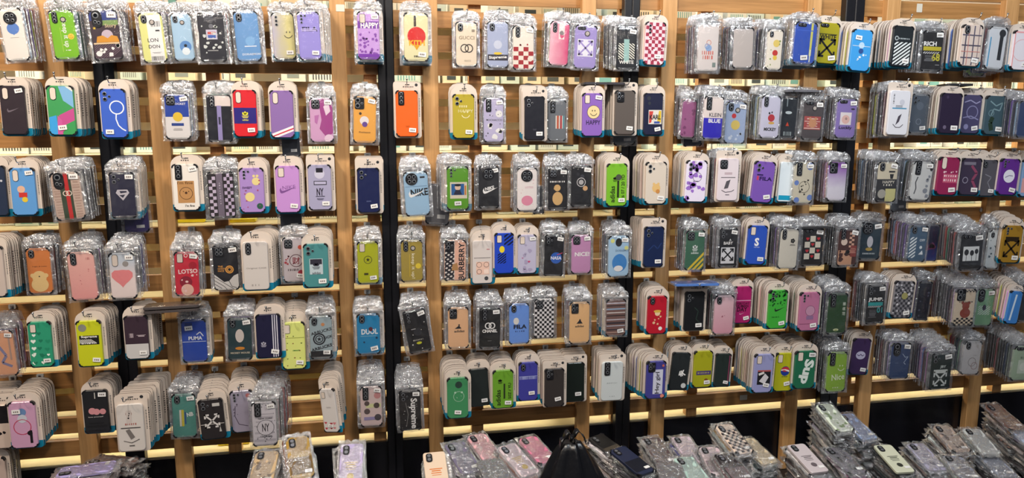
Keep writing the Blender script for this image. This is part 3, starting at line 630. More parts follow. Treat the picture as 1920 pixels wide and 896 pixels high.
I(1, 333, 177, 261, 46, 'B', 5, 'e9e4e2', 'sq4', [('r', 0, .25, .96, .5, '2646a8'), ('t', 'POCKET', .12, .29, .5, Wt, 0, .18), ('c', .02, 0, .2, 'ecc63b'), ('r', 0, -.17, .5, .06, '2c4590'), ('bars', -.2, -.3, .2, -.24, 3, '9a9694', 0)], 'half blue half white case with yellow patch', st='tr')
I(1, 412, 178, 266, 46, 'B', 5, '191a24', 'v3', [('r', .15, .37, .66, .22, 'eadcd6'), ('r', .0, -.1, .18, .74, '9a8fc4'), ('r', .0, -.05, .08, .16, '3a3450')], 'black case with lilac stripe and pale top', st='no')
I(1, 460, 169, 256, 43, 'C', 6, 'd3202c', 'hole', [('r', 0, -.05, .97, .34, '2b2378'), ('tre', 0, -.05, .4, 'e8dc3c'), ('t', 'adidas', 0, -.14, .26, 'e8dc3c')], 'red and navy case with yellow three leaf emblem')
I(1, 529, 170, 258, 43, 'C', 5, '8a6aa8', 'hole', [('poly', [(-.48, -.42), (.48, -.24), (.48, -.36), (-.2, -.49), (-.48, -.49)], 'f2e8ec'), ('poly', [(-.48, -.47), (.48, -.29), (.48, -.32), (-.48, -.495)], 'c9303f')], 'purple case with diagonal white and red band', st='no')
I(1, 603, 184, 266, 43, 'B', 4, 'dba7cf', 'sq4', [('poly', [(-.1, .4), (.1, .49), (.48, .3), (.48, -.3), (.2, -.4), (-.1, -.2), (.0, 0)], 'a8478f'), ('poly', [(.1, .3), (.3, .45), (.4, .2), (.2, .1)], 'efd6e6'), ('c', .3, -.43, .2, 'efd0e4'), ('poly', [(-.3, .1), (-.1, .12), (-.2, -.1), (-.3, -.05)], 'c277b4')], 'pink and magenta marble case', st='tr')
I(1, 684, 181, 268, 42, 'B', 3, 'f3ad4c', 'big', [('c', -.02, -.02, .2, 'f0e6e4'), ('ring', -.2, .13, .06, K, .05), ('c', .0, -.1, .12, '6a4a9a'), ('t', 'Pochacco', .0, -.27, .5, '4a3020', 0, .15)], 'amber orange case with white round print', lean=2, st='tr')
I(1, 763, 170, 256, 41, 'S', 3, 'e8641c', 'tall', [('bars', -.1, -.3, .15, -.26, 3, 'c24f10', 0)], 'plain bright orange case')
I(1, 869, 177, 259, 40, 'C', 5, 'b3a12f', 'dotsL', [('bars', -.2, .2, .2, .25, 4, 'd8cf9a', 1), ('t', 'HAPPY', .1, .12, .7, 'd8cf9a', 0, .2), ('smile', .1, .06, .34, 'e6dcae')], 'mustard case with pale HAPPY lettering')
I(1, 925, 184, 266, 37, 'B', 3, 'c3bbdb', 'tall', [('t', 'POCHACCO', .04, .0, .8, '3c3a44', 0, .12), ('dots', 7, 8, .14, Wt, (-.3, -.4, .4, -.1)), ('c', .28, .14, .17, Wt), ('dots', 10, 6, .03, K)], 'pale lilac case with white puffs', st='tr')
I(1, 1002, 181, 262, 37, 'S', 6, '1b1c26', 'dotsL', [('bars', -.1, -.28, .1, -.24, 2, '55555e', 0)], 'plain black case with bottom sticker')
I(1, 1044, 188, 264, 33, 'B', 4, '6f7378', 'tall', [('r', .16, -.04, .5, .32, 'd8cfc4'), ('r', .04, -.04, .1, .32, 'c0502f'), ('r', .22, -.04, .1, .32, 'b03038'), ('r', .36, -.04, .08, .32, '4f8f9a')], 'grey case with small striped patch', st='no')
I(1, 1110, 175, 255, 37, 'C', 8, '8a63b8', 'holeT', [('c', .06, .06, .33, '3a2a2a'), ('c', .06, .06, .31, 'e6cf9a'), ('smile', .06, .06, .3, '2a2020'), ('t', 'HAPPY', .05, -.18, .72, '33284a', 0, .3)], 'purple case with tan smiley and HAPPY', st='tr', corners=1)
I(1, 1171, 170, 252, 37, 'S', 7, '5c5450', 'sq3', [], 'plain taupe grey case', ax=-.01)
I(1, 1224, 175, 253, 35, 'C', 7, '1a1d3a', 'no', [('c', -.25, .38, .1, '30343e'), ('c', -.22, .26, .08, '30343e'), ('r', .1, -.07, .7, .34, 'dcd6cf'), ('poly', [(-.22, .07), (.0, .07), (-.1, -.2), (-.22, -.22)], 'c9463f'), ('poly', [(.3, .08), (.42, .08), (.42, -.2), (.2, -.22)], 'd8b62f'), ('r', .2, -.2, .3, .05, '3c52a0'), ('t', 'KARL', .1, -.07, .6, K, 0, .4, .03)], 'navy case with small framed four letter patch')
I(1, 1290, 188, 258, 26, 'B', 6, '9c5a86', 'no', [('dots', 6, 4, .12, '7a3f68')], 'mauve case leaning behind the blue lettered one', lean=3, st='no', d=.08)
I(1, 1336, 181, 261, 36, 'B', 7, 'efdfd8', 'tall', [('r', 0, -.25, .97, .49, '2f25b8'), ('t', 'KLEIN', .1, .07, .62, '3c3a48', 0, .3), ('t', 'BLUE', .08, -.07, .62, Wt, 0, .3, .03)], 'white over cobalt case with BLUE in capitals', lean=2, st='no')
I(1, 1378, 192, 269, 38, 'B', 3, 'a3b4d4', 'v2+', [('c', -.1, .17, .11, 'c9343c'), ('c', .0, -.05, .22, 'dfc465'), ('dots', 6, 3, .07, 'd5deec', (-.3, -.4, .3, -.25))], 'light blue case with red balloon dot', lean=2, st='tr')
I(1, 1443, 180, 259, 35, 'B', 7, 'cdcade', 'v3', [('t', 'MICKEY', .04, -.29, .66, K, 0, .25, .04), ('c', .06, -.02, .18, 'b8303a'), ('c', .08, -.14, .16, 'd8a850', .06), ('dots', 4, 4, .05, K, (-.1, .08, .1, .12))], 'white case with red dot and dark lettering', lean=2, st='no')
I(1, 1476, 183, 259, 31, 'B', 4, '20252c', 'no', [('c', .02, .13, .2, 'c9d2d4', .08), ('poly', [(-.1, -.2), (0, -.1), (.1, -.2)], 'd0482f'), ('bars', -.2, -.44, .3, -.34, 6, 'a9b4b4', 1), ('r', -.1, .38, .06, .2, '8a9498')], 'narrow black case with orange triangle', lean=2, st='no')
I(1, 1522, 189, 262, 37, 'B', 5, '4d4648', 'hz+', [('r', 0, -.07, .84, .34, 'a84a48'), ('bars', -.4, -.22, .4, .08, 5, 'd8b8ae', 0), ('c', .02, -.08, .2, 'c98f6a'), ('c', -.12, .04, .07, 'c98f6a'), ('c', .16, .04, .07, 'c98f6a')], 'dark grey case with red patch and teddy bear', lean=2, st='tr')
I(1, 1585, 186, 259, 37, 'B', 6, '8a75b8', 'hz', [('r', -.02, .0, .56, .32, 'e9dfe0'), ('c', -.02, -.02, .2, 'e6b9b0'), ('t', 'Luckly', .0, -.24, .66, '2a2038', 0, .25, .03), ('c', .3, .25, .1, '2a2038', .04), ('ring', .0, .0, .05, K, .02)], 'purple case with framed pink face', lean=2, st='tr')
I(1, 1684, 170, 253, 38, 'S', 9, 'dcdce4', 'no', [('bars', -.25, .12, .2, .18, 2, '8a8f98', 0), ('r', 0, .1, .7, .025, '3f8fb8'), ('poly', [(-.12, -.28), (.04, -.2), (.14, -.02), (-.02, -.08)], '4a4450'), ('wave', [(-.25, -.26), (-.1, -.33), (.1, -.33), (.25, -.26)], '55525c', .03), ('bars', -.35, .2, -.28, .44, 7, '5a5a64', 0), ('c', .1, .24, .12, 'c4c6d2')], 'white retail sleeve with tilted phone drawing', bk='B', st='no', corners=0, lean=2)
I(1, 1722, 177, 250, 33, 'B', 5, '4f5966', 'dotsL', [('ring', .0, -.2, .15, '7c8694', .03), ('c', .0, .2, .2, '626c7a')], 'smoky blue grey glossy case', lean=2)
I(1, 1780, 175, 250, 39, 'C', 8, '2a2038', 'no', [('c', -.2, -.35, .08, '6a6078'), ('c', -.2, .4, .06, '3f3450')], 'very dark purple case', lean=2)
I(1, 1819, 178, 250, 36, 'C', 4, '4a4668', 'no', [('wave', [(-.4, .3), (-.1, .36), (.2, .28), (.4, .34)], '9a98bc', .05), ('ring', .05, .05, .3, '8a88b0', .04), ('wave', [(-.4, -.1), (0, -.05), (.4, -.14)], '8a88b0', .05), ('c', -.2, -.33, .12, '8a88b0')], 'dusky violet case with swirl lines', lean=2)
I(1, 1864, 180, 252, 38, 'C', 4, '3f5560', 'no', [('wave', [(-.3, .36), (0, .24), (.3, .33), (.2, .12), (-.1, .16), (-.2, 0)], '7d98a0', .05), ('wave', [(-.1, -.05), (-.2, -.2), (-.1, -.4)], '2a3c30', .2), ('ring', -.2, .05, .14, '6f8a92', .03)], 'teal grey case with swirls', lean=2)
I(1, 1922, 190, 258, 30, 'B', 10, '2c3f6a', 'no', [], 'dark blue case at the right edge', lean=2, st='no')
# third row
I(2, -6, 311, 404, 38, 'C', 6, '28344c', 'no', [('c', .3, .2, .06, 'c9ced8')], 'dark navy case cut by the left edge', st='no')
I(2, 45, 315, 403, 46, 'C', 8, '5f9bd8', 'hole', [('c', -.08, .05, .16, 'e0b49a'), ('r', -.02, -.07, .34, .1, 'c93a32'), ('c', .04, -.17, .12, 'e2c33a')], 'clear blue case with small red and yellow print', st='tr')
I(2, 128, 323, 412, 55, 'B', 10, 'cdb3a4', 'oval', [('bars', -.46, -.46, -.2, .44, 16, 'b79a8c', 0), ('bars', .2, -.46, .46, .44, 16, 'b79a8c', 0), ('r', -.02, 0, .4, .97, '3d4a38'), ('r', .02, 0, .14, .97, 'c9302f'), ('ring', -.05, .06, .1, 'f0e0d0', .03), ('ring', .07, .06, .1, 'f0e0d0', .03)], 'beige case with green and red centre stripe', lean=-4, st='tr')
I(2, 231, 323, 408, 47, 'D', 8, '2b2a40', 'dotsL', [('poly', [(-.2, .12), (.2, .12), (.27, .05), (0, -.12), (-.27, .05)], 'c9c4cc'), ('poly', [(-.12, .09), (.16, .09), (.17, .06), (-.08, .04)], '2b2a40'), ('poly', [(-.14, .0), (.1, .01), (0, -.06)], '2b2a40')], 'dark navy case with silver diamond badge', st='tr')
I(2, 349, 308, 394, 48, 'C', 6, 'e9e2da', 'tall', [('r', .0, -.1, .66, .48, 'b98a58'), ('t', "I'm fine", -.02, .1, .6, '5a3a20', 0, .2), ('ring', -.0, -.13, .26, '4a3020', .02), ('c', -.1, -.09, .02, '4a3020'), ('c', .1, -.09, .02, '4a3020'), ('c', 0, -.12, .05, '4a3020'), ('t', "I'm fine", .12, -.4, .36, '4a4038')], "white case with brown patch reading I'm fine", st='tr')
I(2, 416, 322, 408, 49, 'B', 5, '2a2226', 'no', [('r', -.05, 0, .24, .97, '776c7c'), ('bars', -.08, -.2, -.02, .3, 9, 'b9b0bc', 0), ('chk', -.46, -.46, -.2, .4, 2, 12, 'cfc0d6'), ('chk', .12, -.46, .46, .46, 3, 12, 'c7b6d0')], 'black case with grey stripe and lilac checks', lean=-1, st='no')
I(2, 473, 315, 398, 45, 'C', 5, 'a888c8', 'dots4', [('c', .18, .2, .17, 'e2cf8f'), ('c', .1, .32, .06, 'e2cf8f'), ('c', .24, .32, .06, 'e2cf8f'), ('c', -.1, -.15, .2, 'e2cf8f'), ('c', .3, -.36, .13, '2f5a4a'), ('t', 'SWEET', -.2, .06, .4, '4a2f5a'), ('dots', 10, 4, .03, 'b04060')], 'purple case with pale yellow rabbit blobs', st='no')
I(2, 540, 311, 398, 44, 'C', 5, 'c38fd2', 'holeT', [('t', 'NIKE', .05, .04, .56, '8a5a9c', 5, .3, .0), ('sw', .0, -.02, .7, '7d4f90')], 'orchid pink case with outlined tick wordmark')
I(2, 600, 309, 393, 43, 'S', 5, 'a6a2c0', 'no', [('c', .0, .3, .22, 'c9c6da'), ('r', 0, .38, .3, .1, '24222c'), ('r', .02, .1, .56, .09, '2a2830'), ('r', .02, .1, .5, .06, 'b4b0cc'), ('t', 'NY', .0, -.1, .3, '2a2634', 0, 1.1, .02), ('r', 0, -.2, .4, .012, '2a2634'), ('bars', -.15, -.28, .15, -.24, 2, '55526a', 0)], 'grey lilac case with monogram and boxed word')
I(2, 691, 315, 398, 41, 'S', 3, '171f4c', 'dotsL', [('bars', -.12, -.26, .12, -.22, 2, '5a628c', 0)], 'plain navy blue case')
I(2, 781, 322, 404, 45, 'B', 6, '9cc0dd', 'rndl', [('r', .28, .37, .2, .04, K), ('r', 0, .17, .9, .012, '6f93b4'), ('t', 'NIKE', .12, .03, .72, K, 3, .42, .03), ('sw', .04, .0, .74, Wt)], 'pale blue case with black letters and white tick', lean=-3, st='no')
I(2, 858, 312, 393, 40, 'D', 6, '5a9a1e', 'dots4', [('r', .04, -.05, .8, .38, 'd8cdb8'), ('r', .0, -.03, .6, .26, '2a5f9a'), ('c', .0, .02, .14, 'e0bfa8'), ('c', .0, .07, .15, K, .06), ('poly', [(-.2, -.15), (.2, -.15), (.1, -.04), (-.1, -.04)], '23233a'), ('r', .36, -.05, .08, .22, 'c9803a')], 'grass green case with portrait photo card', st='bm', ax=-.03)
I(2, 916, 312, 390, 38, 'B', 4, '26262a', 'rnd', [('t', 'NIKE', .05, -.02, .45, Wt, 12, .35, .03), ('sw', .08, -.08, .75, Wt), ('bars', -.46, -.46, .46, -.2, 12, '1c1c20', 0)], 'ribbed black case with white tick wordmark', st='tr')
I(2, 988, 315, 395, 37, 'B', 5, 'f0e6e2', 'rnd', [('c', .0, -.26, .29, 'e58fa8', .25), ('t', 'LOTSO', .1, .05, .4, 'd9a0b0'), ('dots', 8, 4, .02, 'd9708a')], 'white case with rounded pink patch', st='no')
I(2, 1045, 315, 392, 36, 'B', 5, '1a181c', 'sq4', [('bars', -.4, .15, .4, .19, 9, 'e5e0da', 1), ('c', .0, -.24, .27, 'd9ae72', .34), ('c', -.02, .02, .17, 'd9ae72'), ('r', -.14, .0, .12, .03, 'd9ae72')], 'black case with tan duck figure', st='tr')
I(2, 1089, 311, 387, 38, 'B', 6, '17171c', 'no', [('c', -.15, .3, .08, '2a2a30'), ('c', .05, .24, .1, '3a3a42'), ('ring', .0, .1, .22, 'c9c4c4', .035), ('c', .0, .1, .12, 'b9b4b4'), ('c', .2, -.05, .12, 'd8a878')], 'black case with grey ring drawing', st='tr')
I(2, 1156, 307, 386, 37, 'C', 10, '78b82c', 'no', [('t', 'adidas', -.22, -.22, .8, '1c2410', 90, .3, .02), ('tre', -.1, .12, .3, '1c2410'), ('c', .08, .18, .15, '4a4f44'), ('r', .06, -.1, .1, .4, '26301a'), ('t', '26 07 / 20 YD', .3, -.05, 1.2, '1c2410', 90, .14)], 'light green case with sideways black lettering')
I(2, 1229, 304, 382, 38, 'C', 10, 'd8cbbd', 'dotsL', [('c', .02, -.12, .2, 'e0b878'), ('c', -.1, -.02, .06, 'e0b878'), ('c', .12, -.02, .06, 'e0b878'), ('c', .1, -.2, .1, 'c98a4a')], 'clear cream case with faint honey bear blob')
I(2, 1304, 301, 378, 38, 'C', 9, 'e8dff2', 'dotsL', [('dots', 22, 12, .13, '9a6fc8', (-.42, -.46, .42, .45)), ('ring', .05, .1, .22, '5a4a6a', .02), ('r', 0, .0, .3, .015, '5a4a6a')], 'white case with purple cow patches', lean=2, st='no')
I(2, 1364, 297, 376, 38, 'S', 8, 'e3d6dc', 'sq4', [('bars', -.25, .12, .25, .18, 2, 'b9a0a8', 0), ('r', 0, .05, .7, .015, '5a525a'), ('poly', [(-.18, -.22), (.02, -.2), (.12, 0), (-.08, -.04)], '5a565c'), ('wave', [(-.3, -.25), (-.1, -.3), (.2, -.28), (.32, -.24)], '66606a', .03), ('r', 0, -.36, .2, .02, '77707a')], 'pinkish retail sleeve with small phone drawing', bk='B', st='no', corners=0, lean=1)
I(2, 1430, 303, 379, 38, 'C', 7, '7a55b0', 'dotsL', [('t', 'FILA', .1, .08, .62, '2a1a50', 0, .28, .03), ('r', -.3, .09, .1, .1, 'c04060'), ('r', -.2, .17, .3, .03, '2a1a50')], 'deep purple case with small four letter word', lean=5)
I(2, 1473, 304, 378, 26, 'C', 3, 'dfe9f0', 'no', [('r', 0, -.4, .9, .12, '1a9ac0'), ('wave', [(.4, .4), (.44, -.2)], '9fb0c0', .02)], 'blank pale blue backing sleeve', lean=3, st='no', corners=0, d=.1)
I(2, 1505, 304, 381, 36, 'B', 6, 'd6cdb6', 'tall', [('c', .3, .4, .18, '6a86c8'), ('c', -.35, .0, .12, '6a86c8'), ('c', .38, -.36, .14, '6a86c8'), ('c', -.3, -.42, .14, '6a86c8'), ('ring', .05, -.1, .28, '5a5448', .02), ('dots', 10, 3, .05, '3f3c34', (-.2, -.3, .25, .1))], 'cream case with blue corner blobs', lean=1, st='tr')
I(2, 1568, 304, 376, 34, 'B', 6, grad('e2dce8', '8a3fb0', 'Z', -.01, .08, .03), 'big', [], 'white case fading to violet at top', lean=1, st='tr')
I(2, 1661, 304, 378, 38, 'B', 9, '2a2a2e', 'v2', [('r', 0, .28, .97, .42, 'd8cdb4'), ('t', 'HAPPY', .1, .0, .6, 'd6d0c0', 0, .2, .02), ('bars', -.15, -.1, .35, -.05, 4, 'd6d0c0', 1), ('r', .22, -.33, .5, .32, 'cfc98a'), ('c', -.2, -.3, .2, 'a8a49a'), ('poly', [(.12, .2), (.32, .2), (.28, .08), (.16, .08)], K), ('r', .22, .26, .3, .04, K)], 'black and cream case reading HAPPY', lean=1, st='tr')
I(2, 1726, 303, 375, 37, 'B', 7, 'd8d8d6', 'tall', [('wave', [(-.28, -.35), (-.22, -.2), (-.28, -.05), (-.2, .1)], '44444a', .05), ('dots', 8, 3, .1, '8a8e98', (.25, -.42, .42, .4))], 'grey white case with dotted right edge', lean=5, st='tr')
I(2, 1776, 295, 365, 38, 'C', 7, '8f2350', 'hole', [('r', .12, -.06, .72, .24, 'b9506f'), ('bars', -.2, -.02, .44, .03, 6, 'efd6d8', 1), ('bars', -.2, -.14, .44, -.08, 6, 'efd6d8', 1), ('dots', 5, 3, .04, 'e9c9d0', (-.3, .1, .4, .13))], 'maroon case with white glyph panel', lean=3)
I(2, 1818, 297, 365, 37, 'C', 5, '3d3348', 'no', [('r', -.1, .36, .6, .08, '7a7484'), ('wave', [(.0, .3), (.3, .1), (.1, -.1), (.3, -.3)], '8a4460', .12), ('ring', -.25, -.1, .14, '9a94a8', .03)], 'dark plum case with red swirl', lean=2)
I(2, 1851, 300, 367, 30, 'C', 4, '54525a', 'v2', [('wave', [(-.2, .1), (.2, .02), (0, -.12), (.2, -.3)], '80808a', .05)], 'smoky grey wrinkled case', lean=2)
I(2, 1890, 298, 365, 35, 'C', 5, '5f2a8a', 'dots4', [('c', .0, .02, .3, 'e3e2ee', .3), ('wave', [(-.2, -.02), (0, .04), (.2, .03)], '8a86a0', .04)], 'purple case with white round badge', lean=3)
I(2, 1926, 300, 368, 24, 'C', 4, '7fa0c8', 'no', [('r', 0, -.2, .9, .4, 'd8a0a0')], 'blue and pink case at the right edge', st='no', lean=2)
# fourth row
I(3, -12, 462, 556, 42, 'C', 11, 'c9b9b0', 'no', [], 'pale case beyond the left edge', st='no')
I(3, 75, 465, 550, 45, 'B', 6, 'd9803f', 'v2', [('t', 'Suger & more', .02, .1, .6, '5a2f18', 0, .1), ('c', -.02, -.3, .36, 'ecc98a', .34), ('c', -.02, -.14, .3, 'ecc98a'), ('c', -.3, -.1, .1, 'ecc98a'), ('c', .26, -.1, .1, 'ecc98a'), ('c', -.02, -.12, .03, K)], 'orange case with pale yellow puppy', st='no')
I(3, 156, 472, 562, 50, 'B', 7, grad('f0a3a0', 'f0b9ae', 'Z'), 'v3', [('dots', 5, 4, .02, 'c05a60', (-.2, -.2, .3, .15)), ('bars', .2, .33, .35, .38, 3, 'c07a78', 1)], 'salmon pink case with tiny flecks', lean=-2, st='no')
I(3, 231, 474, 559, 48, 'B', 8, grad('f3e0dc', 'c6cfda', 'Z', -.01, .05), 'hole', [('c', .14, .26, .12, '9a9490'), ('h', -.02, -.06, .86, 'ec8a8c'), ('c', .0, .08, .28, 'ec8a8c', .1)], 'pale pink and blue case with big pink heart', st='tr')
I(3, 351, 472, 554, 45, 'B', 5, 'c9283c', 'holeT', [('c', .26, .19, .17, 'a81f30'), ('t', 'LOTSO', .05, .06, .8, 'f0d8d4', 3, .25, .03), ('t', 'OTSO', .2, .42, .6, 'f0d8d4', 0, .3), ('c', -.05, -.18, .26, '8f1f34'), ('c', -.0, -.36, .26, 'e9b9a8'), ('dots', 8, 2, .05, 'f0c8c4', (-.4, -.4, .45, .0))], 'crimson case with white lettering and pink oval', lean=1, st='tr')
I(3, 424, 460, 543, 47, 'B', 5, '1c1b20', 'sq4', [('t', 'THE', -.22, .03, .2, 'e2a04a', 0, 0, .02), ('t', 'NORTH', -.16, -.02, .32, 'e2a04a', 0, .22, .02), ('t', 'FACE', -.2, -.07, .24, 'e2a04a', 0, .3, .02), ('ring', .14, -.04, .17, 'e2a04a', .05), ('ring', .14, -.04, .1, 'e2a04a', .04), ('poly', [(-.48, -.49), (-.48, -.14), (-.1, -.32), (.1, -.3), (.3, -.18), (.48, -.14), (.48, -.49)], 'd8d4d0'), ('wave', [(-.48, -.2), (0, -.38), (.3, -.49)], '4a484c', .025), ('wave', [(-.48, -.28), (-.1, -.42), (.0, -.49)], '4a484c', .025), ('wave', [(-.48, -.36), (-.2, -.46)], '4a484c', .025), ('wave', [(.1, -.3), (.2, -.42), (.4, -.46)], '4a484c', .025)], 'black case with orange text over white mountain', st='tr')
I(3, 480, 453, 543, 47, 'C', 8, 'cfc7c2', 'v3', [('t', 'Original CASE', .02, -.05, .8, '9a928e', 0, .1), ('bars', -.2, -.42, .2, -.38, 3, 'a9a19c', 1)], 'transparent case over pale printed sleeve', st='no', corners=0, ax=.03)
I(3, 552, 445, 528, 42, 'D', 5, 'cbc0c4', 'sq4', [('ring', .08, -.02, .3, '5a2a34', .03), ('t', '财', .08, -.02, .34, '8a2a3a', 0, 1), ('c', .28, .28, .1, 'c9503a'), ('c', .28, -.3, .14, 'a83040'), ('dots', 6, 3, .05, 'b0404a', (-.4, -.1, -.25, .1)), ('bars', -.3, -.25, .2, -.2, 6, '4a3a40', 1)], 'clear case with ringed red character and dots')
I(3, 593, 457, 538, 46, 'C', 9, '4a8a8c', 'dotsL', [('r', .0, -.02, .54, .36, 'b9c6cc'), ('r', 0, .09, .48, .12, '33303c'), ('tre', .0, -.02, .42, '33303c'), ('t', 'adidas', 0, -.17, .34, '33303c')], 'teal green case with square emblem patch')
I(3, 690, 453, 531, 39, 'D', 4, 'b3b81a', 'holeT', [('star', 0, .07, .12, '2a2a14'), ('ring', 0, .07, .2, '55551a', .03), ('r', -.1, -.27, .2, .05, '44441a')], 'acid yellow green case with small black star')
I(3, 772, 450, 528, 40, 'B', 4, 'a8923f', 'v3+', [('t', 'keep it up!', .05, -.12, 1.2, 'efe6c8', -90, .16), ('c', .3, -.12, .13, 'e8cc3a'), ('r', -.1, -.1, .02, .55, 'd8b93a')], 'khaki gold case with sideways slogan and smiley', st='no')
I(3, 853, 450, 526, 40, 'B', 4, 'efb9a0', 'sq3', [('r', -.25, 0, .45, .97, 'e9e0d8'), ('dia', -.48, -.48, -.04, .48, 10, '26222a', 1), ('dia', -.48, -.48, -.04, .48, 8, '26222a', -1), ('poly', [(-.12, -.1), (.1, -.05), (.16, -.24), (-.16, -.24)], 'b98a58'), ('t', 'BURBERRY', .3, -.02, 1.75, '1c1a20', 90, .15, .02)], 'peach case with vertical letters and black lattice', st='no', lean=1)
I(3, 904, 451, 531, 37, 'C', 3, 'd3cac6', 'no', [('r', 0, .1, .84, .012, '55504f'), ('r', .02, -.14, .66, .3, 'e6bfae'), ('ring', -.16, -.06, .14, '4a4040', .02), ('ring', .2, -.06, .14, '4a4040', .02), ('ring', -.16, -.22, .13, '4a4040', .02), ('r', .2, -.22, .24, .1, 'efd6c8'), ('c', .2, -.38, .1, '44464a'), ('r', .3, .3, .16, .01, 'c03050')], 'clear case with four little framed faces', st='no', corners=0)
I(3, 945, 437, 512, 35, 'C', 4, '2346c0', 'holeT', [('c', -.12, .1, .14, 'e8cf2e', .18), ('dia', -.35, -.25, .1, .0, 4, '10183a', 1), ('dia', .0, .2, .48, .48, 3, '10183a', 1)], 'royal blue case with yellow blob and dark strokes', st='no')
I(3, 988, 440, 512, 34, 'C', 4, 'b9b4cc', 'holeT', [('dots', 8, 7, .12, 'a39ab8'), ('h', .1, -.2, .14, 'c03a6a'), ('h', -.25, -.1, .1, 'b06a9a')], 'misty grey lilac case with tiny pink hearts', st='tr')
I(3, 1038, 440, 517, 36, 'B', 5, '1b1a1f', 'sq3', [('c', .12, -.06, .29, '2f5fb8'), ('t', 'NASA', .12, -.06, .56, 'efeef4', 0, .3, .03), ('r', .3, .04, .3, .02, 'c04a6a', 20)], 'black case with round blue space badge', lean=2, st='tr')
I(3, 1089, 440, 512, 36, 'B', 4, 'c98fba', 'sq4', [('t', 'NICE!', .05, -.0, .76, Wt, 0, .28, .03)], 'rosy pink case reading NICE!', st='tr')
I(3, 1159, 442, 518, 38, 'B', 6, 'a8c9e4', 'no', [('c', .0, .34, .16, K, .2), ('c', -.3, .38, .1, 'dfe08a'), ('c', .38, .2, .1, 'dfe08a'), ('t', 'DORAEMON', .2, .14, .7, '6a88a8', 0, .14), ('c', .05, -.16, .36, '3f86cc', .42), ('c', .0, -.3, .22, 'efeae8', .14)], 'pale blue case with large round blue patch', st='tr')
I(3, 1225, 425, 500, 36, 'S', 8, '14234a', 'dotsL', [('wave', [(-.3, -.1), (0, .05), (.2, -.05), (.4, .1)], '23386a', .05)], 'glossy midnight blue case', lean=1, ax=-.02)
I(3, 1302, 432, 506, 35, 'B', 6, '3c6a52', 'sq4', [('tre', .0, .04, .4, 'e6ebe6'), ('t', 'adidas', 0, -.06, .4, 'e6ebe6'), ('poly', [(-.4, -.49), (-.25, -.49), (.48, -.12), (.48, -.04)], 'e2c23a'), ('poly', [(-.14, -.49), (.02, -.49), (.48, -.25), (.48, -.18)], 'e2c23a'), ('poly', [(.12, -.49), (.28, -.49), (.48, -.38), (.48, -.31)], 'e2c23a')], 'forest green case with yellow diagonal stripes', lean=1, st='tr')
I(3, 1364, 428, 500, 34, 'B', 6, '1b1b20', 'dotsL', [('t', 'A', .1, .2, .12, Wt), ('t', 'BABY', .0, .12, .5, Wt, 0, .3, .02), ('r', 0, -.2, .74, .42, 'e0dfe2'), ('arr', 0, -.18, .62, '1b1b20')], 'black case with white arrow square', lean=1, st='tr')
I(3, 1418, 423, 495, 35, 'C', 6, '2c52b8', 'holeT', [('t', 'S', -.02, .08, .24, Wt, 0, 1.7, .04), ('t', 'supreme', 0, -.06, .3, 'c9d4ee')], 'bright blue case with large white S', lean=3)
I(3, 1477, 429, 503, 35, 'B', 8, 'd9d2c3', 'v3', [('flower', .2, .2, .14, '2a2824'), ('bars', .05, .08, .35, .12, 2, '77726a', 0)], 'plain ivory case with tiny black flower', lean=2, st='no', corners=2)
I(3, 1522, 428, 498, 39, 'B', 5, '1d1a1c', 'hz', [('chk', -.38, -.32, .38, .3, 3, 4, 'dfd6c4'), ('h', -.25, .22, .16, R_), ('h', .27, .22, .16, R_), ('h', .0, .07, .16, R_), ('h', -.25, -.1, .16, R_), ('h', .27, -.1, .16, R_), ('h', 0, -.25, .16, R_)], 'black case with cream squares and red hearts', lean=1, st='tr')
I(3, 1588, 429, 498, 37, 'B', 7, '4a2a26', 'v3', [('r', -.1, -.28, .7, .4, 'c9987a'), ('dots', 8, 5, .1, '4a2a26', (-.4, -.45, .2, -.1)), ('chk', .05, 0, .3, .46, 2, 8, 'd8a890'), ('r', .3, -.1, .3, .3, '8a3a34'), ('c', -.2, .15, .16, 'e0c9b8'), ('bars', .1, -.15, .44, .0, 5, 'c98a7a', 0)], 'brown collage case with cow patches', lean=2, st='tr')
I(3, 1630, 417, 486, 40, 'B', 4, '1f3440', 'rndl', [('c', .0, -.02, .14, 'c9c6cc', .24), ('c', -.02, -.22, .16, 'b89a4a', .07), ('bars', -.3, -.36, .3, -.32, 9, 'c9d0d4', 1)], 'dark teal case with small standing figure', lean=2, st='tr')
I(3, 1719, 423, 490, 33, 'B', 9, '47617a', 'v2', [('dia', -.44, -.4, -.08, .18, 6, 'e6ecef', 1), ('t', 'OFF', .24, .1, .3, 'e6ecef'), ('c', .2, -.1, .08, 'e6ecef'), ('poly', [(.1, -.3), (.3, -.18), (.36, -.3)], 'e6ecef')], 'slate blue case with white side stripes', lean=3, st='tr')
I(3, 1744, 421, 489, 27, 'B', 3, grad('2c3f8a', '201d3a', 'Z', -.06, .03, .04), 'no', [('dots', 6, 5, .18, '7a3a60', (-.3, -.3, .3, -.05))], 'dark blue galaxy case with red haze', lean=3, st='no', d=.07)
I(3, 1819, 439, 506, 42, 'B', 10, '17181c', 'hz', [('r', .0, -.04, .7, .4, 'e3e6e6'), ('c', -.2, .0, .1, K, .12), ('c', .04, -.02, .09, K, .11), ('c', .24, .02, .08, K, .1), ('r', -.2, -.14, .02, .2, K), ('r', .04, -.14, .02, .2, K), ('r', .24, -.12, .02, .22, K), ('bars', -.35, -.34, .35, -.3, 2, '44464a', 0)], 'black case with tulip silhouettes on white', st='tr', lean=0)
I(3, 1862, 432, 503, 24, 'B', 4, 'dfe4e4', 'v2', [('dots', 10, 5, .07, '5a6a72')], 'narrow speckled white case', lean=4, st='no')
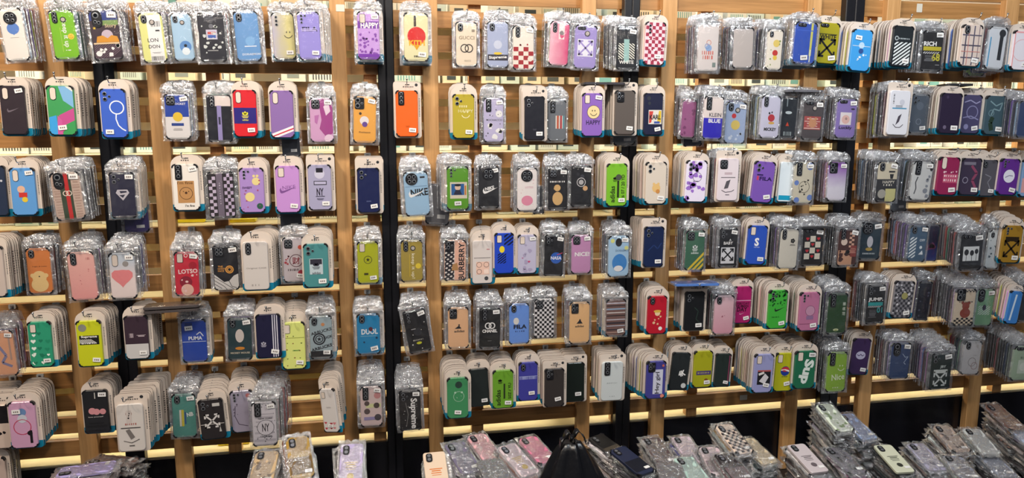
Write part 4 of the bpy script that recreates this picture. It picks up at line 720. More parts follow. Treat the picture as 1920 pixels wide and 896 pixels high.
I(3, 1895, 423, 492, 36, 'C', 6, 'a07820', 'dots4', [('t', 'WHITE', 0, .14, .6, '2a1c08', 0, .3, .03), ('r', 0, .14, .7, .12, '2a1c08'), ('arr', .0, -.12, .74, '2a1c08')], 'golden brown case with dark crossed arrows', lean=3)
# fifth row
I(4, 8, 620, 704, 44, 'B', 5, 'e8a984', 'no', [('wave', [(-.2, .2), (.1, -.05), (-.1, -.2), (.3, -.3)], '8a86a8', .12), ('r', .3, .1, .08, .5, 'b8988a')], 'apricot case cut by the left edge', st='tr', lean=-2)
I(4, 77, 603, 687, 43, 'C', 9, '2f9a76', 'holeT', [('hearts', 14, 3, .2, ['e6efe6', '1f7a5c', '268a68'], 5), ('hearts', 6, 5, .16, ['1f7a5c', 'e6efe6'], 4)], 'green case covered in hearts', st='br')
I(4, 169, 601, 686, 46, 'C', 11, 'c9cf22', 'no', [('c', -.25, .35, .17, '8a8a80'), ('r', .0, .08, .8, .2, '1c1c1c'), ('dia', -.4, .01, .4, .1, 3, 'e6e6e0', -1), ('t', 'Supreme', .0, .15, .66, Wt, 0, .2, .03), ('bars', -.32, -.005, .32, .025, 9, Wt, 1)], 'yellow case with black banner and white text')
I(4, 257, 592, 672, 44, 'C', 10, '3a2a36', 'no', [('r', 0, -.32, .97, .34, 'c9c6c6'), ('bars', -.3, .0, -.12, .1, 4, 'c9b9c0', 1), ('bars', .0, .02, .4, .08, 2, 'c9b9c0', 0)], 'maroon black case with pale lower third')
I(4, 365, 598, 678, 46, 'D', 5, '2346a8', 'no', [('r', -.2, .34, .3, .16, '1a3070'), ('wave', [(.1, .14), (.25, .2), (.38, .1)], 'dfe4ee', .04), ('t', 'PUMA', .05, .06, .56, 'dfe4ee', 0, .3, .03), ('r', 0, -.02, .96, .012, 'c9d4ee')], 'blue case with white cat style wordmark', st='tl')
I(4, 450, 596, 674, 45, 'B', 6, '1f3a40', 'v2', [('t', 'MICKEY MOUSE', .0, -.33, .8, 'd8ccb4', 0, .1, .02), ('c', .0, -.22, .2, 'd88a2a', .07), ('c', .0, .08, .18, 'd8ccc4', .3)], 'dark teal case with pale lettering at base', st='tr', lean=1)
I(4, 504, 589, 670, 46, 'C', 7, '1c1b3a', 'no', [('tre', -.22, -.2, .3, 'b9b6c8'), ('r', .18, 0, .04, .97, 'd8d6e2'), ('r', .27, 0, .04, .97, 'd8d6e2'), ('r', .36, 0, .04, .97, 'd8d6e2')], 'navy case with three white vertical stripes', st='br')
I(4, 551, 604, 691, 43, 'C', 6, 'd9e07f', 'holeT', [('r', 0, .17, .96, .012, '9aa04a'), ('hearts', 14, 9, .07, ['8a5a3a', '6a7a3a'], 5), ('t', 'sweet', .1, -.1, .3, '4a8a3a')], 'pale lime case with scattered tiny hearts')
I(4, 602, 592, 671, 42, 'D', 7, '9fb0b6', 'v2', [('r', 0, -.4, .96, .16, '1c1c22'), ('c', .1, .3, .08, 'c98a5a'), ('t', 'ARBUCKS', .02, .14, .95, K, 14, .15, .02), ('ring', -.08, -.04, .28, '23232a', .06), ('ring', -.08, -.04, .18, '23232a', .04), ('star', -.08, -.04, .12, '23232a'), ('t', 'UCK', .32, -.0, .4, K, 14, .3, .02), ('t', 'ARBUCKS', .02, -.24, .95, K, 14, .15, .02)], 'grey case with black round seal and lettering')
I(4, 691, 588, 663, 43, 'D', 5, '1c84b8', 'v2', [('t', 'DUOL', .05, .06, .72, 'dfe6ec', 0, .35, .04), ('r', .0, -.05, .7, .012, '8ac0d8'), ('c', .1, .12, .09, '5a2a3a', .1), ('c', -.2, -.2, .04, '1a3a5a'), ('c', .35, -.1, .05, '1a3a5a')], 'cyan blue case with pale block letters')
I(4, 782, 580, 660, 42, 'B', 5, '18171b', 'dots3', [('c', .02, -.02, .18, '2a2a30'), ('r', -.15, .06, .2, .015, 'b9b6b6'), ('bars', -.25, -.22, .25, -.19, 7, 'b9b4a8', 1), ('c', .0, -.28, .12, 'c9c82e', .06), ('dots', 5, 3, .03, 'c9c6c0')], 'crooked black case with yellow oval', lean=-9, st='tr')
I(4, 859, 576, 652, 38, 'B', 5, 'edb98c', 'sq3', [('t', 'adidas', .05, -.08, .5, K, 0, .25, .02), ('poly', [(-.18, -.02), (.04, .06), (.16, -.02)], K), ('c', .04, .07, .04, K)], 'peach case with small black mountain logo', st='no')
I(4, 918, 577, 652, 39, 'B', 6, '141416', 'tall', [('ring', -.08, .06, .16, Wt, .05), ('ring', .1, .06, .16, Wt, .05), ('t', 'CHANEL', .0, -.07, .72, Wt, 0, .22, .04), ('bars', -.1, -.32, .1, -.3, 1, '8a8a8a', 0)], 'black case with white interlocked rings and word', lean=1, st='tr')
I(4, 973, 569, 644, 37, 'B', 5, '6f9bea', 'v2', [('c', -.15, .07, .14, 'e9e4dc', .18), ('t', 'FILA', .05, -.07, .66, '16162a', 0, .32, .04), ('bars', -.2, -.2, .3, -.17, 5, '3a4a80', 1)], 'cornflower blue case with dark wordmark', st='no')
I(4, 1020, 560, 633, 37, 'B', 4, 'eee8e8', 'sq4', [('chk', -.48, -.49, .48, .49, 8, 16, '17151a')], 'black and white checkerboard case', st='no')
I(4, 1086, 566, 643, 37, 'B', 6, 'f0bd84', 'sq3', [('t', 'adidas', .0, -.08, .44, K, 0, .25, .02), ('poly', [(-.16, -.02), (.02, .08), (.16, -.02)], K), ('c', .02, .07, .04, K)], 'light orange case with small mountain logo', st='no', lean=0)
I(4, 1154, 561, 629, 36, 'D', 7, '7a5a54', 'no', [('r', 0, .4, .96, .04, 'c9c0c8'), ('r', 0, .33, .96, .02, K), ('r', 0, .24, .96, .04, '9ab0c8'), ('r', 0, .14, .96, .03, 'd8ccc8'), ('r', 0, .06, .96, .02, K), ('r', 0, -.05, .96, .03, 'c9c0c8'), ('r', 0, -.14, .96, .05, '3a3038'), ('r', 0, -.22, .96, .02, 'c9ccd8'), ('r', 0, -.32, .96, .03, '3a3038'), ('r', 0, -.4, .96, .02, 'c9a090')], 'multicolour striped fabric look case')
I(4, 1231, 555, 625, 35, 'C', 7, 'b8162c', 'v2', [('c', .02, .05, .14, 'e9c9a0'), ('c', .02, .1, .2, 'd8b04a', .07), ('dots', 5, 3, .06, 'e0b890', (-.2, -.25, .2, -.02)), ('c', .2, -.36, .1, 'e9e4e0')], 'scarlet case with straw coloured round print', st='no', lean=1)
I(4, 1301, 547, 619, 36, 'S', 7, '131519', 'dotsL', [('wave', [(0, .1), (.2, .0), (.1, -.2), (.3, -.3)], '2a3a34', .04)], 'glossy plain black case below blue packet', lean=1)
I(4, 1356, 554, 626, 36, 'B', 6, grad('e8a3b4', 'f0c9d0', 'Z'), 'v2', [('dots', 3, 3, .03, 'b05a70', (-.1, -.05, .1, .0))], 'baby pink case with bumpy camera ring', lean=1, st='no')
I(4, 1391, 537, 605, 32, 'C', 4, 'a81f66', 'no', [('r', 0, .12, .96, .02, 'e0a0c0'), ('t', 'EVERYDAY', .0, .04, .8, '3a1028', 0, .16, .02), ('t', 'HUMAN', .0, -.03, .7, '3a1028', 0, .2, .02), ('t', 'DAY', .0, -.12, .6, '3a1028', 0, .4, .03), ('sw', .0, -.24, .3, 'd8a0b8')], 'magenta case with stacked dark words', lean=1)
I(4, 1457, 544, 615, 34, 'C', 10, '3fa83a', 'dotsL', [('dots', 50, 4, .05, '1c5a24', (-.45, .1, .45, .48)), ('sw', .1, .0, .55, K), ('t', 'just do it', -.1, -.2, .4, '1c4a20')], 'vivid green case with leopard top', lean=1)
I(4, 1516, 548, 619, 36, 'C', 11, 'b56f92', 'dots4', [('c', .05, .02, .24, 'b98aa4'), ('ring', .05, .02, .25, '7a4a6a', .02), ('r', .05, -.16, .36, .1, '8a6a90'), ('r', 0, -.32, .96, .012, '8a4a6a')], 'dusty pink case with embossed ring', lean=1)
I(4, 1568, 550, 625, 36, 'B', 9, '2a4a2c', 'tall', [('t', '雅', .34, .24, .16, 'd8e0d0', 0, 1), ('t', '痞', .34, .12, .16, 'd8e0d0', 0, 1), ('t', '范', .34, .0, .16, 'd8e0d0', 0, 1), ('c', .0, -.4, .14, 'd8dcb0', .06), ('c', .0, -.41, .08, '8aa05a', .03)], 'dark moss green case with leaf oval', lean=1, st='no')
I(4, 1640, 534, 606, 34, 'B', 7, '17171b', 'dotsL', [('t', 'JUMP.', .0, .12, .82, Wt, 0, .26, .04), ('r', 0, .01, .8, .09, '2f9a9a'), ('dia', -.4, -.08, .4, -.04, 1, 'd0d0d0', 1), ('t', '01', .25, -.15, .3, '3aa0a0', 0, 0, .02), ('bars', -.35, -.34, .1, -.12, 6, '66666a', 0)], 'black case with JUMP text and teal bar', lean=1, st='tr')
I(4, 1692, 527, 595, 36, 'C', 7, '7c7a80', 'no', [('chk', -.48, -.49, .48, .49, 8, 14, '3a3a40'), ('dots', 18, 4, .06, 'c9c6cc', (-.45, -.4, .45, .45)), ('c', .05, .1, .16, '9a9560')], 'grey houndstooth case', lean=4)
I(4, 1730, 528, 600, 24, 'B', 4, '1c1f2c', 'no', [('dots', 6, 4, .08, '55586a')], 'narrow dark case between grey and bear ones', lean=4, st='no', d=.07)
I(4, 1807, 542, 610, 37, 'B', 10, 'dcc9b0', 'big', [('chk', -.48, -.49, .48, -.28, 8, 4, '1d1a1c'), ('chk', .0, .42, .48, .49, 6, 2, '1d1a1c'), ('c', .05, -.15, .26, '8f3f30', .22), ('c', .05, .04, .18, '8f3f30'), ('c', -.12, .13, .07, '8f3f30'), ('c', .2, .13, .07, '8f3f30'), ('bars', -.3, .14, .4, .17, 7, '3a2a24', 1)], 'cream case with brown teddy and check border', lean=2, st='no')
I(4, 1843, 542, 610, 34, 'B', 4, '7fae86', 'oval', [('dia', -.3, -.2, .35, .05, 4, 'cfe0cf', 1), ('c', .02, .0, .1, '20242a', .14)], 'mint green case with dark oval camera', lean=3, st='tr')
I(4, 1900, 546, 606, 22, 'C', 9, '3f7fc8', 'no', [('wave', [(.0, .4), (-.2, -.4)], 'cfe0f0', .15)], 'slanted blue case seen nearly edge on', lean=7, st='no')
I(4, 1922, 536, 602, 26, 'B', 8, '20252c', 'no', [], 'dark case at the right edge of the fifth tier', st='no', lean=2)
# bottom row
I(5, 0, 759, 840, 42, 'S', 7, 'd8c3b6', 'no', [('r', 0, .28, .97, .4, '1c181c'), ('dots', 2, 3, .12, '1c181c', (-.1, -.2, .3, -.1))], 'black and cream case cut by the left edge', st='no')
I(5, 44, 753, 839, 50, 'C', 10, 'd0a0c0', 'no', [('c', .0, .28, .17, '6a8ab8'), ('c', .0, .14, .18, 'c9ccd8'), ('ring', -.02, -.04, .34, 'c03a5a', .03), ('r', .28, -.26, .1, .28, '1c181c'), ('c', .24, -.18, .1, '1c181c')], 'mauve pink case with red circle drawing', st='tl')
I(5, 181, 731, 811, 47, 'C', 8, '1f2024', 'no', [('c', -.15, .02, .15, 'd08f94'), ('c', .02, .0, .14, 'd08f94'), ('c', .27, .0, .13, 'd08f94'), ('t', 'love yourself', -.02, -.12, .6, 'd8d4d0', 0, .1), ('bars', -.4, -.45, .4, -.2, 3, '17181b', 0), ('r', .0, .38, .04, .14, 'c9c6c0')], 'black case with three pink rosettes', st='tr')
I(5, 246, 757, 845, 50, 'S', 12, 'd9d2cc', 'no', [('ring', -.04, .3, .12, 'a07a70', .02), ('r', -.04, .22, .2, .3, 'cfc4be'), ('dots', 4, 3, .03, K, (-.06, .18, -.02, .32)), ('bars', -.2, .06, .25, .1, 6, 'b06a60', 1), ('r', 0, .0, .74, .02, '44403f'), ('poly', [(-.2, -.05), (-.05, -.02), (.14, -.2), (-.02, -.25)], '77706c'), ('wave', [(-.3, -.27), (0, -.32), (.3, -.25)], '66605c', .03), ('r', 0, -.38, .2, .02, '55504c')], 'big translucent retail sleeve with phone drawing', st='no', corners=0, ax=.05)
I(5, 346, 738, 819, 44, 'B', 5, '4f8f85', 'v2', [('r', -.16, -.05, .08, .38, 'd8d4cc'), ('r', -.06, -.05, .1, .38, 'c9b93a'), ('r', .05, -.05, .06, .28, '2f4f8a'), ('t', 'NB', .25, .03, .28, 'dfe4e2', 10, .7, .04)], 'sea green case with yellow and white bars', st='tr', lean=1, corners=1, ax=.02)
I(5, 398, 748, 822, 46, 'C', 7, '2a2628', 'dotsL', [('r', .22, .36, .3, .08, 'c9c6c2'), ('arr', .0, -.04, .6, 'd8d4d2'), ('poly', [(.25, -.33), (.35, -.33), (.3, -.18)], 'b9b6b2'), ('r', 0, -.12, .96, .012, 'e0d8d4')], 'charcoal case with white crossed arrows', lean=-3, st='no')
I(5, 455, 732, 809, 42, 'C', 8, '9a93a6', 'dots4', [('wave', [(-.3, .15), (-.35, -.1), (-.2, -.3), (.2, -.36)], '4a3f50', .03), ('c', .3, .38, .1, 'b06a6a'), ('dots', 8, 4, .03, '4a3f50', (-.4, -.1, -.2, .2))], 'greyish mauve case with curving script', st='no', lean=-2, d=.10)
I(5, 496, 753, 835, 45, 'B', 8, 'dcd6dc', 'tall', [('bars', -.46, -.48, .46, .3, 9, 'c0bac2', 0), ('dots', 40, 8, .025, '3a3640', (-.44, -.46, .44, .45)), ('c', .05, -.08, .34, 'dcd6dc'), ('ring', .05, -.08, .36, '3a3640', .02), ('t', 'NY', .05, -.08, .3, '23202a', 0, 1.2, .02), ('t', 'NEW YORK', .05, .13, .6, '23202a', 0, .13), ('t', 'YANKEES', .05, -.28, .5, '23202a', 0, .15)], 'white monogram case reading NEW YORK', st='tr', ax=.04)
I(5, 618, 729, 809, 31, 'C', 10, 'd8d2cf', 'holeT', [('hearts', 6, 3, .18, ['c03a4a', 'a02a3a', 'd07a80'], 7), ('bars', -.2, .06, .2, .1, 2, '8a8486', 0)], 'turned clear case with row of red hearts', lean=-6, yaw=-25, st='bm', ax=.02)
I(5, 696, 724, 798, 40, 'B', 9, 'dcc3c0', 'tall', [('c', .3, .27, .16, 'c98a8a'), ('r', .1, .02, .7, .1, 'd8d8a0'), ('c', -.2, .08, .12, '5a4a48'), ('c', .25, .02, .14, '4a3a38'), ('c', -.2, -.12, .14, '5a4a4a'), ('r', .0, -.3, .7, .08, '9a8fb8'), ('c', .3, -.28, .16, '4a4248')], 'pale pink case with four colour strips', st='tr')
I(5, 769, 731, 806, 40, 'B', 8, '1a1719', 'dotsL', [('t', 'Supreme', .14, -.08, 1.5, Wt, -90, .26, .03), ('dots', 14, 4, .02, 'c9c4c0'), ('wave', [(-.2, .2), (-.1, -.1), (-.2, -.4)], '8a8684', .02)], 'black case with large white sideways script', st='tr', lean=-1)
I(5, 858, 708, 783, 39, 'C', 11, '3f8a5a', 'no', [('c', .05, .33, .17, '2a4038'), ('ring', .05, .04, .26, 'a8c9b0', .02), ('c', -.12, .14, .05, 'a8c9b0'), ('c', .2, .14, .05, 'a8c9b0'), ('dots', 3, 4, .02, 'a8c9b0', (-.1, .0, .2, .06))], 'medium green case with outlined bear head', st='bm', ax=-.01)
I(5, 898, 691, 760, 36, 'C', 6, '1e2626', 'no', [], 'plain green black case hung crooked', lean=-3, st='br', ax=0)
I(5, 943, 694, 764, 38, 'C', 8, '6aa02c', 'no', [('t', 'adidas', -.24, -.22, .8, '18200c', 90, .3, .02), ('tre', -.15, .2, .3, '18200c'), ('r', .06, -.05, .08, .4, '26301a'), ('t', '50Z / YU', .32, -.05, .8, '18200c', 90, .18)], 'olive green case with sideways lettering', st='br')
I(5, 990, 679, 750, 35, 'C', 8, '3f3f98', 'v2', [('bars', -.46, .06, .46, .14, 16, 'a8b0dc', 1), ('r', 0, .14, .96, .01, 'a8b0dc')], 'indigo case with pale dotted band', st='cr')
I(5, 1039, 691, 761, 36, 'S', 9, '35302f', 'sq3', [], 'dark brown plain case', st='cr')
I(5, 1077, 680, 752, 36, 'S', 5, '0e1a16', 'no', [], 'blackish green plain case', st='cr')
I(5, 1147, 678, 750, 39, 'S', 9, 'cdd3d4', 'tall', [('bars', -.25, -.06, .3, -.03, 6, 'a9b0b2', 1), ('bars', -.1, -.4, .2, -.38, 3, 'a0a6a8', 1)], 'clear silvery case on white square card', st='no', corners=0, lean=1)
I(5, 1229, 677, 746, 36, 'C', 11, '42408f', 'sq3', [('r', .1, -.05, .5, .66, 'cfd0e2'), ('t', 'Hey girl', .1, -.08, 1.1, '23222e', 90, .25, .02), ('c', .35, .38, .06, 'd8705a'), ('c', .35, -.44, .1, 'e08a78')], 'indigo case with white panel reading Hey girl', st='no', lean=1, ax=-.04)
I(5, 1274, 661, 730, 33, 'C', 5, '22272a', 'no', [('t', '4K', .12, -.05, .4, Wt, 20, .8, .05), ('c', .28, -.38, .14, 'dfe0de')], 'black green case with white slanted letters', lean=5, st='no')
I(5, 1317, 658, 725, 34, 'C', 5, 'a8a81c', 'no', [('r', .05, -.1, .8, .11, '4a3a78'), ('bars', -.28, -.12, .38, -.08, 8, 'b9b060', 1), ('c', .2, -.3, .1, '7a4a1c', .08)], 'mustard green case with purple word band', st='br', lean=1)
I(5, 1354, 663, 724, 28, 'C', 6, '202c2a', 'no', [('r', .4, 0, .06, .9, '8a3a5a')], 'narrow dark case beside mustard one', lean=3)
I(5, 1430, 664, 735, 35, 'C', 11, '9a9ccb', 'holeT', [('r', .05, .05, .7, .08, 'b85a5a'), ('r', .05, -.12, .7, .34, '1c1c22'), ('poly', [(-.2, -.2), (.1, 0), (.3, -.1), (.1, -.28)], 'd8d4d8'), ('r', -.1, 0, .3, .06, 'e0dcd8', 20)], 'periwinkle case with black and white photo', lean=2, st='cr')
I(5, 1469, 662, 732, 35, 'C', 9, 'b8b81e', 'holeT', [('c', .05, .03, .24, '1f3a90'), ('c', .05, .075, .2, 'c9303a', .12), ('poly', [(-.17, .04), (.0, .06), (.27, .0), (.26, .05), (.05, .08), (-.16, .07)], 'efece8'), ('bars', -.1, -.13, .2, -.1, 5, '3a4a30', 1)], 'lime yellow case with red white blue disc', lean=2, st='cr')
I(5, 1508, 658, 727, 38, 'C', 11, '1f6a4c', 'holeT', [('t', 'Sup', .06, -.05, 1.15, 'dfe8e2', -100, .52, .05)], 'emerald case with giant sideways white letters', lean=1, st='tr')
I(5, 1567, 660, 733, 36, 'B', 9, '8fb83c', 'tall', [('smile', .22, .12, .3, 'e8f0d0'), ('t', 'Nice', .1, -.13, .66, 'e8f0d0', 5, .45), ('t', '* * *', .0, -.4, .3, 'e8f0d0')], 'apple green case with Nice script', st='no', lean=1)
I(5, 1612, 635, 701, 32, 'C', 4, '3d2a52', 'no', [('c', .0, .04, .28, 'b8b4ce', .22), ('wave', [(-.2, .06), (-.1, .02), (0, .07), (.1, .02), (.2, .06)], '4a3a66', .04)], 'aubergine case with pale round scribble', lean=5)
I(5, 1686, 643, 709, 36, 'B', 7, '34476f', 'oval', [('wave', [(.1, .2), (.25, .1), (.4, .12), (.2, -.05), (.3, -.1)], 'a9b6d0', .03), ('bars', -.3, -.06, -.05, -.04, 1, '7a88a8', 0)], 'denim blue case with thin line drawing', lean=2, st='tr')
I(5, 1762, 662, 729, 39, 'B', 10, '1b2a28', 'dotsL', [('t', 'JBY', .1, .12, .28, 'd8e0dc', 0, .5, .02), ('r', .0, -.0, .66, .1, 'd0d6d2'), ('arrc', .0, -.2, .64, 'd8dedb')], 'blackish teal case with pale corner arrows', st='tr', lean=1)
I(5, 1820, 640, 701, 33, 'B', 7, 'c6c3c4', 'v2', [('ring', .05, -.12, .22, '6a6260', .02), ('ring', .2, -.24, .18, '8a5a5a', .02), ('bars', .0, .08, .3, .1, 1, '8a8686', 0)], 'pale grey case with sketched bear outline', st='no', lean=3)
I(5, 1914, 649, 712, 34, 'B', 12, 'a9bfa3', 'hz', [('r', .1, -.1, .6, .4, 'd0dccb'), ('c', .1, -.1, .2, 'e6ece0'), ('bars', -.1, .14, .4, .2, 6, '4a5a48', 1)], 'sage green case near the right edge', st='no', lean=3)
# left corner below the bottom row
I(6, -8, 858, 940, 44, 'C', 6, 'c9b3a8', 'no', [], 'card edges peeking in at the lower left corner', st='no')

# fill in the packs right behind the front ones, the largest first, up to 300 of the kind in all
n_front = len(SEEN)
BACKS.sort(key=lambda t: -t[1])
for i, (pk, w, h, M, sd, short, row) in enumerate(BACKS):
    u = back_unit(pk, w, h, M, pk in 'BD', sd)
    if i < 300-n_front:
        o = u.build('phone_case_pack'); o.matrix_world = M
        tag(o, 'pack directly behind the %s, %s row' % (short, ROWS[row]), 'phone case', 'second packs on the %s row of hooks' % ROWS[row])
    else: merge(STUFF, u, M)
tag(STUFF.build('stacked_phone_cases'), 'rows of further packed phone cases hanging behind the front ones', 'phone cases', kind='stuff')
# ------------------------------------------------------------------ low-hanging flat packs resting across hooks
def flat_pack(px, py, Y, lx, ly, c, rz, label, n=1):
    for k in range(n):
        p = at(px, py, Y); root = empty('flat_bagged_case', (p.x, p.y, p.z-.012*k), (math.radians(-3), 0, math.radians(rz)))
        tag(root, label if n == 1 else label+(', upper' if k == 0 else ', lower'), 'phone case', 'flat packs lying over the hooks')
        b = MB(); pts = rrect(lx, ly, .012, seg=3); b.prism(pts, -.004, .004, mat(c, .3, coat=.5), bev=.0015)
        o = b.build('case_body', root); o.rotation_euler = (math.radians(-90), 0, 0)
        s = bag_sheet(lx*.9, ly*.8, -.006, int(px), .004).build('zip_bag', root, True); s.rotation_euler = (math.radians(-90), 0, 0)
flat_pack(325, 572, -.12, .17, .09, '4a4444', 4, 'dark flat bagged case lying across hooks under the second post', 2)
flat_pack(1302, 531, -.12, .17, .08, '4f78c0', -6, 'blue flat bagged case lying over hooks right of the oak post')
flat_pack(1130, 158, -.10, .15, .07, '3c3a40', -3, 'black flat bagged case lying over second row hooks')
flat_pack(1500, 172, -.08, .16, .07, '6a6a70', 0, 'grey flat bagged case lying over second row hooks')
flat_pack(1790, 160, -.08, .12, .07, '2a2c30', 2, 'black flat bagged case over second row hooks near right')
flat_pack(1520, 425, -.08, .14, .07, '3a3a3c', -4, 'dark flat bagged case over fourth row hooks')
# cases dropped behind the rows
for px, t, b_, w, c, lab in ((546, 262, 293, 34, '30343e', 'dark case bottom showing below the striped purple case'), (257, 385, 435, 46, '4a3f78', 'violet case hanging low below the silver badge case'), (640, 345, 420, 44, '77767a', 'grey card leaning beside the oak post, third row'), (1008, 360, 400, 20, '5a5e66', 'slim grey case edge behind the bear cases'), (546, 392, 432, 40, '26262e', 'dark case hanging low below the orchid case'), (1296, 250, 274, 34, '23283c', 'navy case bottom below the mauve one'), (1682, 366, 396, 28, '55585c', 'grey case bottom below the maroon one'), (1168, 250, 272, 40, '6f7478', 'grey translucent case bottom below the taupe one')):
    if px == 640: px = 822
    P = at(px, (t+b_)/2, -.038); W_ = abs(at(px+w/2, t, -.038).x-at(px-w/2, t, -.038).x); H_ = max((at(px, t, -.038).z-at(px, b_, -.038).z), .1)
    root = empty('low_phone_case', (P.x, -.045, at(px, b_, -.038).z+H_/2), (0, math.radians(6 if px == 822 else -2), 0))
    tag(root, lab, 'phone case', 'cases hanging low between rows')
    case_body(W_, H_, c, 1, .008).build('case_body', root); s = Print(W_, H_, -.0043); s.put(('r', .15, -.3, .34, .1, 'e6e4e0')); s.b.build('price_sticker', root)
    bag_sheet(W_, H_, -.007, px).build('zip_bag', root, True)

# ------------------------------------------------------------------ loose piles of bagged cases on the ledge
def crumple(w, l, t, seed):
    """puffy crumpled bag around a lying case, long axis y"""
    q = random.Random(seed); b = MB(); i = b.m(CRUMP); nx, ny = 9, 14; top = []
    for side in (1, -1):
        base = len(b.v)
        for k in range(ny+1):
            for j in range(nx+1):
                u, v = j/nx*2-1, k/ny*2-1
                e = max(abs(u)**4, abs(v)**6); n = noise.noise(Vector((u*3.1+seed, v*4.3, side*2)))*.011+q.uniform(-.0025, .0025)
                z = side*(t*.5+.0015)*(1-e)+n*(.35+.65*e)*(1 if side > 0 else .4)
                x = u*w*.61*(1+.04*noise.noise(Vector((v*5, seed, 0)))); y = v*l*.60+.01*noise.noise(Vector((u*4, seed, 3)))
                b.v.append((x, y, z+(.008*abs(noise.noise(Vector((u*6, v*2, seed)))) if v < -.8 else 0)))
        for k in range(ny):
            for j in range(nx):
                a = base+k*(nx+1)+j; f = (a, a+1, a+nx+2, a+nx+1); b.f.append(f if side > 0 else f[::-1]); b.mi.append(i)
    o = b.build('crumpled_bag', None, True); me = o.data; bpy.data.objects.remove(o); return me
LOW = MB()
CR = [crumple(.075, .16, .010, s) for s in range(6)]
def lying_body(c, c2, sd):
    def f():
        b = case_body(.075, .158, c, sd % 2, .009)
        pr = Print(.075, .158, -.0047); q = random.Random(sd)
        if sd % 5 == 0: pr.put(('chk', -.48, -.48, .48, .3, 6, 10, c2))
        elif sd % 5 == 1: pr.put(('dots', 12, sd, .09, c2))
        elif sd % 5 == 2: pr.put(('bars', -.3, -.1, .3, .1, 4, c2, 0)); pr.put(('c', 0, -.25, .15, c2))
        elif sd % 5 == 3: pr.put(('r', 0, -.2, .97, .4, c2))
        for q4 in (pr.b,):
            o = len(b.v); mp = [b.m(m) for m in q4.ms]; b.v += q4.v; b.f += [tuple(i+o for i in ff) for ff in q4.f]; b.mi += [mp[i] for i in q4.mi]
        b.prism(rrect(.021, .034, .008, -.018, .055, 3), -.0072, -.0045, BLACK)
        for zz in (.063, .048): b.prism(circ(-.018, zz, .006, 10), -.0078, -.0071, mat('8b8e94', .3, metal=.6))
        o = b.build('case_body'); me = o.data; bpy.data.objects.remove(o); return me
    return share(('lb', c, c2, sd), f)
PAL = [('e9e2da', 'a9a29a'), ('26262c', '8a8a90'), ('5a5560', 'c9c0c8'), ('3c4a4c', '9ab0a8'), ('d9c9c4', '77605c'), ('2b2428', '6f5f66'), ('8d8794', '3a3640'), ('c9d3cf', '5a6a66'), ('473b3c', 'c9a090')]
def pile(px, py, Y, rz, tilt, tops, name, thick=.0125, bagged=True, zfoot=LZ, nmax=20, sc=1.0, roll=0):
    p = at(px, py, Y); z = p.z; q = random.Random(int(px)); k = 0
    n = max(2, int((z-zfoot-.012)/thick))
    if px > 750: rz = rz-11-math.degrees(math.atan((px-960)/FPX))
    tilt = -tilt*1.1+3
    def below(zz):
        d = Vector((p.x, p.y-.06, zz))-Vector((0, CAMY, CAMZ)); return 448-FPX*(d @ UP)/(d @ FW) > 905
    for k in range(n):
        zz = z-k*thick; dx, dy = q.uniform(-.009, .009)+.0012*k, q.uniform(-.010, .010)
        c, c2, sd = tops[k] if k < len(tops) else (*q.choice(PAL), q.randrange(4, 9))
        if below(zz):
            u = MB(); u.prism(rrect(.15*.56, .30*.56, .02, seg=2), -.005, .005, mat(c, .4)); u.prism(rrect(.092, .18, .02, seg=2), -.0058, -.0052, CRUMP)
            merge(LOW, u, Matrix.Translation((p.x+dx, p.y+dy, zz)) @ Matrix.Rotation(math.radians(rz), 4, 'Z') @ Matrix.Rotation(math.radians(-90+tilt*(1-.5*k/n)), 4, 'X')); continue
        root = empty('bagged_phone_case', (p.x+dx, p.y+dy, zz), (math.radians(tilt*(1-.5*k/n)), math.radians(roll*(1-.5*k/n)), math.radians(rz+q.uniform(-8, 8))))
        root.scale = (sc, sc, sc)
        w_ = ['topmost', 'second', 'third', 'fourth', 'fifth', 'sixth', 'seventh', 'eighth', 'ninth', 'tenth', 'eleventh', 'twelfth'][k]+(' down' if k else '') if k < 12 else 'layer %d' % (k+1)
        tag(root, 'case %s in the %s' % (w_, name), 'phone case', 'bagged cases in the %s' % name)
        o = link_mesh('case_body', lying_body(c, c2, sd), root); o.rotation_euler = (math.radians(-90), 0, 0)
        if bagged or k: link_mesh('crumpled_bag', CR[(k+int(px)) % 6], root)
        if k == 0 and (c, c2) not in PAL:
            b = MB(); pts = rrect(.022, .012, .001, .02, -.055, 2); b.prism([(x, zz_) for x, zz_ in pts], -.0062, -.0057, WHITE); s = b.build('price_sticker', root); s.rotation_euler = (math.radians(-90), 0, 0)
pile(158, 884, -.30, 88, 4, [('b0a4dc', '8f84c8', 4), ('e0d4d0', 'a08f8a', 3), ('c9b9b4', '8a7a76', 2)], 'pile at the lower left with lilac case')
pile(215, 868, -.20, 70, 5, [('6a5048', '3a2c28', 1), ('4a3c38', '8a7a76', 2)], 'brown pile by the black upright at left')
pile(497, 880, -.30, -8, -12, [('c9ad84', '7a6448', 1), ('b89a70', '6a543c', 3)], 'upright tan pile left of the golden pile')
pile(560, 856, -.28, 8, -28, [('a8842c', '6a4f1c', 3), ('7a4a2c', '3a2818', 2), ('8f8aa0', '55506a', 1)], 'golden brown pile under the shelf')
pile(655, 872, -.30, 4, -30, [('b4a6cf', 'd8c06a', 2), ('5f5a3c', '3a3828', 1), ('3a3430', '8a7a6a', 1)], 'lilac topped pile below the oak post')
pile(818, 884, -.36, 6, -22, [('e6cdb4', 'd8742a', 2), ('c9bcb0', '6a6058', 1)], 'cream pile left of the purple grey bag pile', bagged=False)
pile(868, 858, -.30, 24, -12, [('6f6880', '8a8098', 4), ('a89fb0', '66607a', 3), ('8a8294', '55506a', 1)], 'purple grey bag pile')
